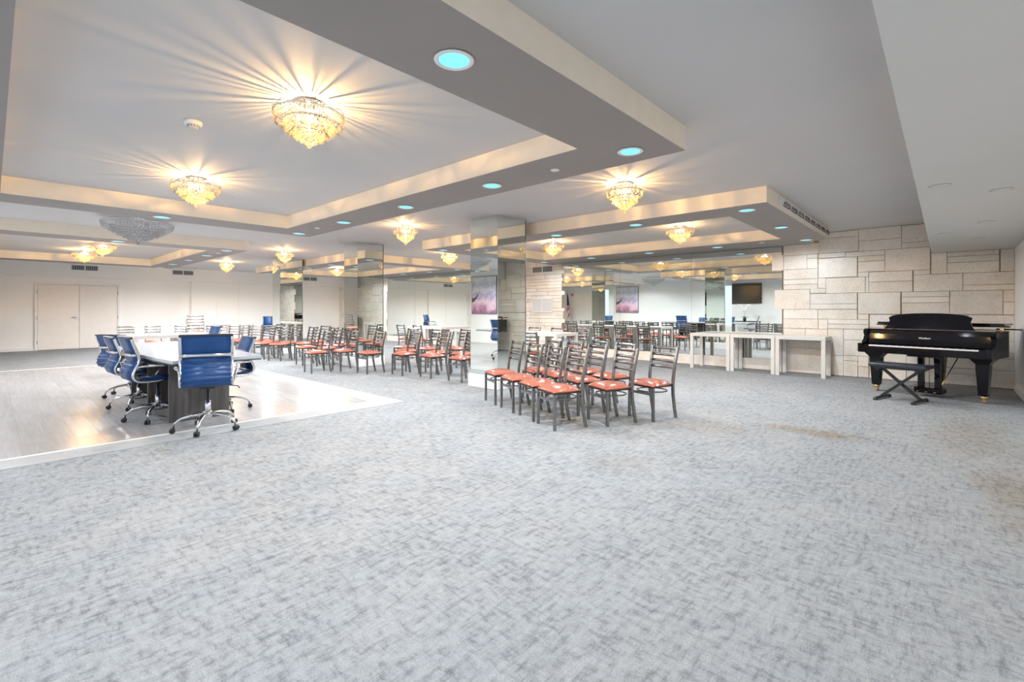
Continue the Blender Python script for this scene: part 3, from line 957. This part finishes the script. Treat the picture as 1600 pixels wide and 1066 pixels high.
# ------------------------------------------------------------------ conference table
CT = thing('conference_table', 'long boat-shaped white conference table on dark grey panel legs', 'table', (1.60, 7.32, 0.006))
hl = 1.77; pts = []
for q in range(13):
    y = -hl + 2 * hl * q / 12
    pts.append((0.41 + 0.075 * (1 - (y / hl) ** 2), y))
outl = pts + [(-x, y) for x, y in reversed(pts)]
MB().prism(outl, 0.705, 0.735).build('tabletop', 'conf_top', CT)
MB().prism([(x * 0.985, y * 0.996) for x, y in outl], 0.690, 0.7045).build('edge_band', 'grille_dark', CT)
for y in (-1.05, -0.02, 1.0):
    MB().box(-.29, .30, y - .02, y + .02, 0, 0.69, bev=.002).build('panel_leg', 'pedestal', CT)
MB().box(-.015, .015, -1.03, 1.0, 0.08, 0.69).build('spine_panel', 'pedestal', CT)

# ------------------------------------------------------------------ blue office chairs
def office_chair():
    t = thing('office_chair', '', 'office chair', (0, 0, 0))
    prof = [(-0.300, 0.985), (-0.285, 0.93), (-0.262, 0.86), (-0.240, 0.79), (-0.228, 0.735), (-0.238, 0.69), (-0.262, 0.64), (-0.282, 0.59), (-0.285, 0.545), (-0.262, 0.505), (-0.215, 0.485), (-0.14, 0.482), (-0.05, 0.485), (0.05, 0.490), (0.14, 0.498), (0.20, 0.500), (0.235, 0.488)]
    # resample
    def resample(P, n):
        L = [0]
        for a, b_ in zip(P[:-1], P[1:]): L.append(L[-1] + math.dist(a, b_))
        out = []
        for i in range(n + 1):
            s = L[-1] * i / n; j = 0
            while j < len(L) - 2 and L[j + 1] < s: j += 1
            f_ = (s - L[j]) / (L[j + 1] - L[j])
            out.append((P[j][0] + (P[j + 1][0] - P[j][0]) * f_, P[j][1] + (P[j + 1][1] - P[j][1]) * f_))
        return out, L[-1]
    RP, LT = resample(prof, 96)
    split = next(i for i, p in enumerate(RP) if p[0] > -0.20 and p[1] < 0.6)
    def sheet(idx0, idx1, name):
        vs = []; ring = []
        w = 0.205
        for side in (1, -1):
            for i in range(idx0, idx1 + 1):
                a = RP[max(i - 1, 0)]; b_ = RP[min(i + 1, len(RP) - 1)]
                tx, tz = b_[0] - a[0], b_[1] - a[1]; L = math.hypot(tx, tz) or 1
                nx, nz = -tz / L, tx / L
                s = LT * i / 96
                rib = abs(math.sin(math.pi * s / 0.047))
                th = 0.006 + 0.013 * rib ** 0.6
                if s < 0.19 and name == 'backrest': th = 0.012
                for y in (-w, w):
                    vs.append((RP[i][0] + nx * th * side, y, RP[i][1] + nz * th * side))
        m = idx1 - idx0 + 1; fs = []
        for i in range(m - 1):
            a = 2 * i
            fs.append((a, a + 1, a + 3, a + 2))
            o = 2 * m
            fs.append((o + a, o + a + 2, o + a + 3, o + a + 1))
            fs.append((a, a + 2, o + a + 2, o + a)); fs.append((a + 1, o + a + 1, o + a + 3, a + 3))
        o = 2 * m; e = 2 * (m - 1)
        fs.append((0, o, o + 1, 1)); fs.append((e, e + 1, o + e + 1, o + e))
        return MB().add(vs, fs, True).build(name, 'blue_vinyl', t)
    sheet(0, split, 'backrest'); sheet(split, 96, 'seat')
    MB().box(-0.318, -0.286, -0.225, 0.225, 0.975, 0.998, bev=.006).build('head_rail', 'dark_vinyl', t)
    for s in (-1, 1):
        MB().sweep([(p[0], 0.219 * s, p[1]) for p in RP[1::2]], (0, 1, 0), 0.022, 0.026, smooth=True).build('side_rail', 'chrome', t)
        arm = [(-0.245, 0.235 * s, 0.655), (-0.20, 0.258 * s, 0.662), (-0.08, 0.266 * s, 0.660), (0.05, 0.266 * s, 0.655), (0.115, 0.265 * s, 0.635), (0.115, 0.258 * s, 0.60), (0.085, 0.247 * s, 0.55), (0.045, 0.236 * s, 0.492)]
        A = MB().tube(arm, 0.011, 8).build('armrest', 'chrome', t)
        MB().tube([(-0.16, 0.262 * s, 0.668), (-0.05, 0.266 * s, 0.670), (0.06, 0.266 * s, 0.664)], 0.015, 8).build('arm_pad', 'chrome', A)
    MB().sweep([(-0.262, y, 0.79 + 0.0) if abs(y) > 0.2 else (-0.29, y, 0.79) for y in (-0.22, -0.17, 0, 0.17, 0.22)], (-0.2, 0, 1), 0.030, 0.012, smooth=True).build('cross_bar', 'chrome', t)
    mcb = MB().box(-0.10, 0.08, -0.075, 0.075, 0.435, 0.474, bev=.01)
    mcb.tube([(-0.10, -0.205, 0.470), (-0.05, -0.12, 0.450), (-0.05, 0.12, 0.450), (-0.10, 0.205, 0.470)], 0.009, 6)
    mcb.tube([(0.06, -0.205, 0.478), (0.03, -0.12, 0.455), (0.03, 0.12, 0.455), (0.06, 0.205, 0.478)], 0.009, 6)
    mcb.build('tilt_mechanism', 'black', t)
    MB().tube([(0.0, 0, 0.45), (0.02, -0.16, 0.445), (0.0, -0.27, 0.43), (-0.02, -0.28, 0.41), (0.02, -0.285, 0.405), (0.0, -0.27, 0.43)], 0.005, 6).build('lever', 'black', t)
    MB().lathe([(0.026, 0.16), (0.026, 0.30), (0.015, 0.302), (0.015, 0.435)], 16).build('gas_column', 'chrome', t)
    MB().lathe([(0.034, 0.13), (0.042, 0.145), (0.042, 0.185), (0.030, 0.20)], 16).build('hub', 'chrome', t)
    for k in range(5):
        a = 2 * math.pi * k / 5 + 0.35
        c, s = math.cos(a), math.sin(a)
        path = [(0.03 * c, 0.03 * s, 0.172), (0.14 * c, 0.14 * s, 0.162), (0.23 * c, 0.23 * s, 0.140), (0.275 * c, 0.275 * s, 0.105), (0.29 * c, 0.29 * s, 0.075)]
        leg = MB().sweep(path, (-s, c, 0), [0.034, 0.030, 0.026, 0.024, 0.018], [0.03, 0.024, 0.02, 0.018, 0.016], smooth=True).build('base_leg', 'chrome', t)
        cas = MB()
        ax = Vector((-s, c, 0))
        for sd in (-1, 1):
            ctr = Vector((0.30 * c, 0.30 * s, 0.027)) + ax * 0.013 * sd
            cas.tube([ctr - ax * 0.010, ctr - ax * 0.008, ctr + ax * 0.008, ctr + ax * 0.010], [0.02, 0.026, 0.026, 0.02], 14)
        cas.tube([(0.29 * c, 0.29 * s, 0.045), (0.29 * c, 0.29 * s, 0.08)], 0.007, 6)
        cas.build('caster', 'black', leg)
    return t
OC = office_chair(); index_kids(); _done.add(OC.name)
ZW = 0.006
och = [(1.51, 5.62, 0.006, 73, 1.0, 'blue ribbed office chair at the near end of the conference table, back to the camera'),
       (1.28, 6.60, ZW, 5, 0.95, 'blue ribbed office chair on the left of the conference table, nearest the camera'),
       (1.28, 7.62, ZW, 4, 0.91, 'blue ribbed office chair on the left of the conference table, second from the camera'),
       (1.36, 8.72, ZW, 28, 0.90, 'blue ribbed office chair at the far left of the conference table, turned outwards'),
       (1.93, 6.60, ZW, 180, 0.90, 'blue ribbed office chair on the right of the conference table, set low'),
       (1.98, 8.06, ZW, 180, 1.0, 'blue ribbed office chair on the right of the conference table, far one'),
       (7.0, 18.6, 0.0, 250, 1.0, 'blue ribbed office chair alone by the far wall behind the last column')]
for i, (u, v, z, a, sc, lab) in enumerate(och):
    if i == 0:
        c = OC; c.location = (u, v, z); c.rotation_euler = (0, 0, R(a)); c['label'] = lab
    else:
        c = dup(OC, (u, v, z), R(a), lab)
    c['group'] = 'blue office chairs'
    c.scale = (1, 1, sc)

# ------------------------------------------------------------------ grand piano
PA = math.atan2(-0.265, 0.964)     # depth direction of the piano
PN = thing('grand_piano', 'black baby grand piano with folded lid against the stone wall', 'piano', (9.03, 0.20, 0), PA)
# local: x = depth (away from the player), y = to the bass side (left seen from the player)
def arc(cx, cy_, r, a0, a1, n):
    return [(cx + r * math.cos(R(a0 + (a1 - a0) * i / n)), cy_ + r * math.sin(R(a0 + (a1 - a0) * i / n))) for i in range(n + 1)]
rim = [(0.02, 0.74), (0.5, 0.74), (1.05, 0.735)] + arc(1.12, 0.43, 0.305, 90, -20, 8) + [(1.30, 0.14), (1.15, 0.0), (1.0, -0.12), (0.86, -0.30), (0.74, -0.50), (0.62, -0.66), (0.48, -0.74), (0.02, -0.74)]
inner = [(0.05, 0.70), (0.5, 0.70), (1.05, 0.695)] + arc(1.12, 0.43, 0.262, 90, -20, 8) + [(1.26, 0.16), (1.12, 0.04), (0.97, -0.08), (0.82, -0.27), (0.70, -0.46), (0.59, -0.61), (0.46, -0.70), (0.05, -0.70)]
n = len(rim)
b = MB()
vs = [(x, y, 0.60) for x, y in rim] + [(x, y, 0.955) for x, y in rim] + [(x, y, 0.955) for x, y in inner] + [(x, y, 0.86) for x, y in inner]
fs = [tuple(range(n))[::-1]]
for i in range(n):
    j = (i + 1) % n
    fs.append((i, j, n + j, n + i)); fs.append((n + i, n + j, 2 * n + j, 2 * n + i)); fs.append((2 * n + i, 2 * n + j, 3 * n + j, 3 * n + i))
fs.append(tuple(3 * n + i for i in range(n)))
b.add(vs, fs)
b.build('case', 'piano', PN)
MB().prism([(x * 0.985 + .008, y * 0.985) for x, y in inner], 0.862, 0.905).build('iron_plate', 'brass', PN)
# keyboard cheeks and key bed
for s in (-1, 1):
    ck = MB()
    cp = [(0.02, 0.60), (-0.27, 0.60), (-0.29, 0.62), (-0.29, 0.735), (-0.16, 0.745), (-0.10, 0.79), (-0.07, 0.85), (-0.10, 0.90), (-0.09, 0.935), (-0.04, 0.955), (0.02, 0.955)]
    y0, y1 = (0.685, 0.74) if s > 0 else (-0.74, -0.685)
    m = len(cp)
    ck.add([(x, y0, z) for x, z in cp] + [(x, y1, z) for x, z in cp], [tuple(range(m)), tuple(range(m, 2 * m))[::-1]] + [(i, (i + 1) % m, m + (i + 1) % m, m + i) for i in range(m)])
    ck.build('cheek', 'piano', PN)
MB().box(-0.26, 0.02, -0.684, 0.684, 0.60, 0.675, bev=.004).build('key_bed', 'piano', PN)
MB().box(-0.285, -0.262, -0.684, 0.684, 0.615, 0.70, bev=.003).build('key_slip', 'piano', PN)
kb = MB()
for i in range(52):
    y = -0.61 + 1.22 * i / 52
    kb.box(-0.255, -0.10, y + .0008, y + 1.22 / 52 - .0008, 0.676, 0.716)
kb.build('white_keys', 'ivory', PN)
bk = MB()
for i in range(51):
    if i % 7 in (2, 6): continue
    y = -0.61 + 1.22 * (i + 1) / 52
    bk.box(-0.205, -0.10, y - .006, y + .006, 0.717, 0.728)
bk.build('black_keys', 'piano', PN)
for s in (-1, 1):
    MB().box(-0.255, -0.10, min(s * 0.612, s * 0.683), max(s * 0.612, s * 0.683), 0.676, 0.724, bev=.003).build('key_block', 'piano', PN)
MB().sweep([(-0.085, 0, 0.73), (-0.055, 0, 0.80), (-0.045, 0, 0.88), (-0.04, 0, 0.93)], (0, 1, 0), 1.366, 0.02).build('fallboard', 'piano', PN)
MB().box(-0.05, 0.40, -0.683, 0.683, 0.935, 0.956).build('front_lid', 'piano', PN)
# lid: propped on its rim, leaving a slit; front flap folded back on top
lidp = [(x * 1.015 + .01, y * 1.02) for x, y in rim if x > 0.4]
lidp = [(0.42, 0.755)] + lidp + [(0.42, -0.755)]
MB().prism(lidp, 1.002, 1.022).build('lid', 'piano', PN)
MB().box(0.44, 0.86, -0.70, 0.75, 1.023, 1.052, bev=.003).build('lid_flap', 'piano', PN)
hb = MB()
for (x, y) in ((0.60, 0.70), (0.95, 0.70), (0.56, -0.66)):
    hb.box(x - .03, x + .03, y - .02, y + .02, 0.955, 1.002)
hb.build('lid_block', 'brass', PN)
MB().tube([(0.55, -0.60, 0.975), (0.52, -0.86, 0.972)], 0.009, 6).build('lid_prop', 'piano', PN)
# music desk
md = MB(); mp = []
for q in range(17):
    y = -0.47 + 0.94 * q / 16; tt = abs(y) / 0.47
    mp.append((y, 0.235 - 0.045 * tt ** 2.5 - (0.02 if tt > 0.97 else 0)))
side_r = [(0.455, 0.12), (0.48, 0.05), (0.51, 0.0)]
prof = [(-0.51, 0.0), (-0.48, 0.05), (-0.455, 0.12)] + mp + [(0.455, 0.12), (0.48, 0.05), (0.51, 0.0)]
m = len(prof)
lean = 0.30
front = [(0.02 + z * lean, y, 0.958 + z) for y, z in prof]; back = [(0.04 + z * lean, y, 0.958 + z) for y, z in prof]
md.add(front + back, [tuple(range(m)), tuple(range(m, 2 * m))[::-1]] + [(i, (i + 1) % m, m + (i + 1) % m, m + i) for i in range(m)])
md.build('music_desk', 'piano', PN)
# maker's mark on the fallboard
cu = bpy.data.curves.new('maker_mark', 'FONT'); cu.body = 'Windham'; cu.size = 0.034; cu.extrude = 0.0006; cu.align_x = 'CENTER'; cu.align_y = 'CENTER'
tmp = bpy.data.objects.new('maker_mark_source', cu); COL.objects.link(tmp)
bpy.context.view_layer.update()
me = bpy.data.meshes.new_from_object(tmp.evaluated_get(bpy.context.evaluated_depsgraph_get()))
bpy.data.objects.remove(tmp)
me.materials.clear(); me.materials.append(M['ivory'])
mk = bpy.data.objects.new('maker_mark', me); COL.objects.link(mk); mk.parent = PN
mk.matrix_local = Matrix.Translation((-0.066, 0.0, 0.835)) @ Matrix.Rotation(-math.pi / 2, 4, 'Z') @ Matrix.Rotation(R(82), 4, 'X')
# legs with brass casters
for (x, y) in ((0.0, 0.60), (0.0, -0.60), (1.335 - .03, 0.19 + .02)):
    L = MB()
    for z0, z1, a0, a1 in ((0.10, 0.44, 0.046, 0.066), (0.44, 0.52, 0.066, 0.068), (0.52, 0.60, 0.068, 0.125)):
        vv = [(x + i * a0, y + j * a0, z0) for i, j in ((-1, -1), (1, -1), (1, 1), (-1, 1))] + [(x + i * a1, y + j * a1, z1) for i, j in ((-1, -1), (1, -1), (1, 1), (-1, 1))]
        L.add(vv, [(3, 2, 1, 0), (4, 5, 6, 7)] + [(i, (i + 1) % 4, 4 + (i + 1) % 4, 4 + i) for i in range(4)])
    lo = L.build('leg', 'piano', PN)
    cb = MB().lathe([(0.040, 0.060), (0.040, 0.100)], 12, c=(x, y, 0)).lathe([(0.016, 0.035), (0.016, 0.062)], 10, c=(x, y, 0))
    cb.tube([(x + .02, y - .016, 0.024), (x + .02, y + .016, 0.024)], 0.024, 12)
    cb.build('caster', 'brass', lo)
# pedal lyre
ly = MB()
ly.box(0.02, 0.10, 0.045, 0.105, 0.13, 0.60).box(0.02, 0.10, -0.145, -0.085, 0.13, 0.60)
ly.box(-0.02, 0.16, -0.18, 0.14, 0.05, 0.13, bev=.01).box(-0.02, 0.14, -0.20, 0.22, 0.56, 0.60)
lyo = ly.build('pedal_lyre', 'piano', PN)
MB().tube([(0.05, -0.02, 0.13), (0.05, -0.02, 0.58)], 0.004, 6).tube([(0.16, -0.10, 0.10), (0.62, -0.20, 0.58)], 0.007, 6).build('brace_rod', 'brass', lyo)
for y in (-0.115, -0.02, 0.075):
    MB().box(-0.085, -0.021, y - .014, y + .014, 0.072, 0.084, bev=.003).build('pedal', 'brass', lyo)

# bench
BN = thing('piano_bench', 'black padded bench on crossed legs in front of the grand piano', 'bench', (8.38, 0.45, 0), PA)
MB().box(-.17, .17, -.32, .32, 0.455, 0.505, bev=.014).build('cushion', 'dark_vinyl', BN)
MB().box(-.14, .14, -.27, .27, 0.435, 0.454).build('seat_board', 'black', BN)
for s in (-1, 1):
    MB().sweep([(s * 0.022, -s * 0.21, 0.040), (s * 0.022, s * 0.215, 0.425)], (1, 0, 0), 0.030, 0.034).build('cross_leg', 'black', BN)
    MB().box(-.24, .24, s * .21 - .018, s * .21 + .018, 0.012, 0.042, bev=.006).build('foot_bar', 'black', BN)
    MB().box(-.14, .14, s * .215 - .018, s * .215 + .018, 0.415, 0.434).build('top_bar', 'black', BN)
    MB().box(.20, .245, s * .21 - .024, s * .21 + .024, 0.0, 0.030, bev=.006).box(-.245, -.20, s * .21 - .024, s * .21 + .024, 0.0, 0.030, bev=.006).build('rubber_foot', 'black', BN)
MB().tube([(-0.03, 0, 0.233), (0.03, 0, 0.233)], 0.024, 14).build('pivot_knob', 'black', BN)

# ------------------------------------------------------------------ vents, detectors, wall fittings
def grille(name, label, cat, axis, a0, a1, z0, z1, pos, slats, vertical=False, split=True, dark='grille_dark', frame='white_trim', facing=-1):
    """flat louvre; axis 'u' lies along u on a wall of constant v, 'v' lies along v on a wall of constant u"""
    t = thing(name, label, cat)
    def bx(mb, p, q, r, s_, d0, d1):
        lo, hi = sorted((pos + facing * d0, pos + facing * d1))
        if axis == 'u': mb.box(p, q, lo, hi, r, s_)
        else: mb.box(lo, hi, p, q, r, s_)
    bk_ = MB(); bx(bk_, a0, a1, z0, z1, 0.0, 0.004); bk_.build('backing', dark, t)
    fm = MB(); w = 0.022
    bx(fm, a0 - w, a1 + w, z0 - w, z0, 0, 0.014); bx(fm, a0 - w, a1 + w, z1, z1 + w, 0, 0.014)
    bx(fm, a0 - w, a0, z0, z1, 0, 0.014); bx(fm, a1, a1 + w, z0, z1, 0, 0.014)
    if split: bx(fm, (a0 + a1) / 2 - .012, (a0 + a1) / 2 + .012, z0, z1, 0, 0.014)
    fm.build('frame', frame, t)
    sl = MB()
    for i in range(slats):
        if vertical:
            c = a0 + (a1 - a0) * (i + .5) / slats; bx(sl, c - .004, c + .004, z0, z1, 0.004, 0.010)
        else:
            c = z0 + (z1 - z0) * (i + .5) / slats; bx(sl, a0, a1, c - .004, c + .004, 0.004, 0.010)
    sl.build('louvres', frame if dark != 'grille_dark' else 'soffit', t)
    return t
gv = 'vents on the far soffit'
for a0, a1, w_ in ((1.70, 2.32, 'left of the doors, above them'), (4.32, 4.94, 'right of the doors, beside the pilaster'), (8.93, 9.52, 'beyond the middle mirrored column')):
    g = grille('air_vent', 'dark slotted air vent on the far soffit, %s' % w_, 'vent', 'u', a0, a1, 2.50, 2.64, 20.119, 14, True)
    g['group'] = gv
grille('air_vent', 'dark slotted supply vent high on the stone wall beside the large mirror', 'vent', 'v', 8.22, 8.96, 2.33, 2.49, 10.733, 16, True)
grille('return_grille', 'white square return grille low on the stone wall beside the large mirror', 'vent', 'v', 8.24, 8.96, 1.19, 1.56, 10.733, 14, False, True, dark='soffit')
MB_ = MB().box(10.708, 10.733, 9.06, 9.20, 1.50, 1.59, bev=.006)
th = thing('thermostat', 'small white thermostat on the stone wall beside the near mirrored column', 'thermostat')
MB_.build('housing', 'white_trim', th)
MB().box(10.704, 10.7075, 9.09, 9.14, 1.53, 1.565).build('display', 'grille_dark', th)

# slot diffuser along the right-hand frame's outer face
SD = thing('slot_diffuser', 'long white slotted air diffuser on the side of the right ceiling frame', 'vent')
MB().box(6.75, 10.24, 1.558, 1.569, 2.575, 2.69, bev=.003).build('frame', 'white_trim', SD)
s1 = MB(); s2 = MB()
for i in range(8):
    a = 6.95 + i * 0.42
    s1.box(a, a + 0.30, 1.5535, 1.5575, 2.595, 2.608)
    for j in range(3):
        s2.tube([(a + .03 + j * .09, 1.552, 2.62), (a + .06 + j * .09, 1.545, 2.65), (a + .11 + j * .09, 1.552, 2.665)], 0.006, 5)
    s2.box(a + .32, a + .36, 1.552, 1.557, 2.60, 2.66)
s1.build('slots', 'black', SD)
s2.build('deflector_blades', 'grille_dark', SD)

# smoke detector, sprinkler covers and soffit spots
dt = thing('smoke_detector', 'white domed smoke detector on the ceiling between the two near chandeliers', 'smoke detector', (1.07, 4.36, H_CEIL))
MB().lathe([(0.062, -0.001), (0.062, -0.022), (0.052, -0.032)], 28).build('base', 'white_trim', dt)
MB().lathe([(0.040, -0.032), (0.040, -0.048), (0.026, -0.062), (0.004, -0.064)], 24).build('sensor_dome', 'soffit', dt)
sr = MB()
for k in range(12):
    a = 2 * math.pi * k / 12
    sr.box(0.0405 * math.cos(a) - .002, 0.0405 * math.cos(a) + .002, 0.0405 * math.sin(a) - .002, 0.0405 * math.sin(a) + .002, -0.047, -0.035)
sr.build('vent_slots', 'grille_dark', dt)
for i, (u, v, w_) in enumerate(((3.48, 2.64, 'nearest the camera on the left frame'), (3.44, 7.25, 'far corner of the near left frame'), (3.46, 12.12, 'on the frame above the doors'), (9.90, 2.58, 'on the right frame near the stone wall'))):
    c = MB().lathe([(0.042, -0.001), (0.042, -0.006), (0.034, -0.010), (0.003, -0.011)], 24).build('sprinkler_cover', 'white_trim', None, (u, v, Z_TRAY))
    tag(c, 'small white sprinkler cover disc, %s' % w_, 'sprinkler cover', 'sprinkler covers')
for i, (u, v) in enumerate(((4.94, 0.03), (5.43, -0.33), (8.07, 0.0), (7.29, -0.33), (8.93, -0.33))):
    s = thing('eyeball_spot', 'unlit white eyeball spot in the low right soffit, %s from the camera' % ('first', 'second', 'fourth', 'third', 'fifth')[i], 'spotlight', (u, v, 2.2), 0, 'unlit spots in the right soffit')
    MB().lathe([(0.070, -0.001), (0.072, -0.004), (0.066, -0.007), (0.058, -0.007), (0.056, -0.001)], 28).build('trim_ring', 'soffit', s)
    MB().lathe([(0.053, -0.001), (0.050, -0.006), (0.03, -0.012), (0.003, -0.014)], 24).build('eyeball', 'soffit', s)

# ------------------------------------------------------------------ things that the mirrors show, standing by the left wall
PT = thing('abstract_painting', 'large pink and blue-grey abstract painting on the white wall', 'painting', (U_MIN, 12.87, 1.80))
MB().box(0.012, 0.040, -.65, .65, -.69, .69).build('canvas', 'painting', PT)
pf = MB()
pf.box(0.0, .045, -.665, -.65, -.705, .705).box(0.0, .045, .65, .665, -.705, .705).box(0.0, .045, -.65, .65, -.705, -.69).box(0.0, .045, -.65, .65, .69, .705)
pf.build('frame', 'grille_dark', PT)
TV = thing('television', 'large black wall-mounted television on the white wall', 'television', (U_MIN + .003, 6.95, 2.0))
MB().box(0.03, .07, -.83, .83, -.46, .46, bev=.004).build('housing', 'black', TV)
MB().box(.0705, .073, -.81, .81, -.44, .44).build('screen', 'screen', TV)
MB().box(0.0, .03, -.3, .3, -.2, .2).build('bracket', 'chrome', TV)
CN = thing('console_table', 'black console table under the television', 'table', (-1.5, 6.7, 0))
MB().box(-.25, .25, -.6, .6, .70, .74, bev=.004).build('tabletop', 'black', CN)
for a in (-1, 1):
    for b_ in (-1, 1):
        MB().box(a * .22 - .02, a * .22 + .02, b_ * .56 - .02, b_ * .56 + .02, 0, .70).build('leg', 'black', CN)
OP = thing('potted_orchid', 'white orchid in a black pot on the console table', 'plant', (-1.45, 6.7, .74))
MB().lathe([(0.05, 0), (0.07, 0.06), (0.075, 0.13), (0.065, 0.135)], 20).build('pot', 'black', OP)
lv = MB()
for k in range(6):
    a = k * 1.05; c, s = math.cos(a), math.sin(a)
    lv.sweep([(0.01 * c, 0.01 * s, .13), (0.09 * c, 0.09 * s, .19), (0.18 * c, 0.18 * s, .16)], (-s, c, 0), [0.02, 0.06, 0.01], 0.006, smooth=True)
lv.build('leaves', 'leaf', OP)
sp = MB(); pt = MB(); rr = random.Random(3)
for sx in (-1, 1):
    path = [(0, 0, .13), (0.02 * sx, 0.03 * sx, .40), (0.02, 0.08 * sx, .62), (0.03, 0.17 * sx, .72), (0.03, 0.25 * sx, .68)]
    sp.tube(path, 0.004, 6)
    for k in range(7):
        y = (0.04 + 0.03 * k) * sx; z = .52 + .20 * math.sin(k / 6 * 2.0)
        for q in range(5):
            a = q * 1.257 + rr.random() * .3
            cc = Vector((0.045, y + 0.026 * math.cos(a), z + 0.026 * math.sin(a)))
            pt.lathe([(0.002, -0.03), (0.055, 0.0), (0.002, 0.03)], 8, c=tuple(cc))
sp.build('stems', 'leaf', OP); pt.build('blossoms', 'petal', OP)
FL = thing('flag_on_stand', 'furled red, white and blue flag hanging from a pole on a stand', 'flag', (-1.7, 16.7, 0))
MB().lathe([(0.16, 0.0), (0.16, 0.02), (0.05, 0.05), (0.02, 0.10)], 24).build('stand', 'brass', FL)
MB().tube([(0, 0, 0.08), (0, 0, 2.30)], 0.013, 10).build('pole', 'brass', FL)
MB().lathe([(0.004, 2.30), (0.03, 2.33), (0.012, 2.36), (0.002, 2.42)], 12).build('finial', 'brass', FL)
fl = MB(); vs = []; fs = []
for i in range(13):
    for j in range(10):
        z = 2.25 - 1.45 * i / 12; w = 0.06 + 0.24 * (i / 12) ** 0.8
        a = j / 9
        vs.append((0.03 + 0.05 * math.sin(a * 15) * (0.4 + i / 12), -0.02 - w * a - .0, z - 0.10 * a))
for i in range(12):
    for j in range(9):
        q = i * 10 + j; fs.append((q, q + 1, q + 11, q + 10))
fl.add(vs, fs, True).build('cloth', 'flag', FL)
AL = thing('fire_alarm', 'small red fire alarm box high on the white wall', 'alarm', (U_MIN, 16.55, 2.15))
MB().box(0, .05, -.07, .07, -.07, .07, bev=.008).build('housing', 'red', AL)
MB().box(.051, .056, -.04, .04, -.03, .03).build('strobe', 'white_trim', AL)
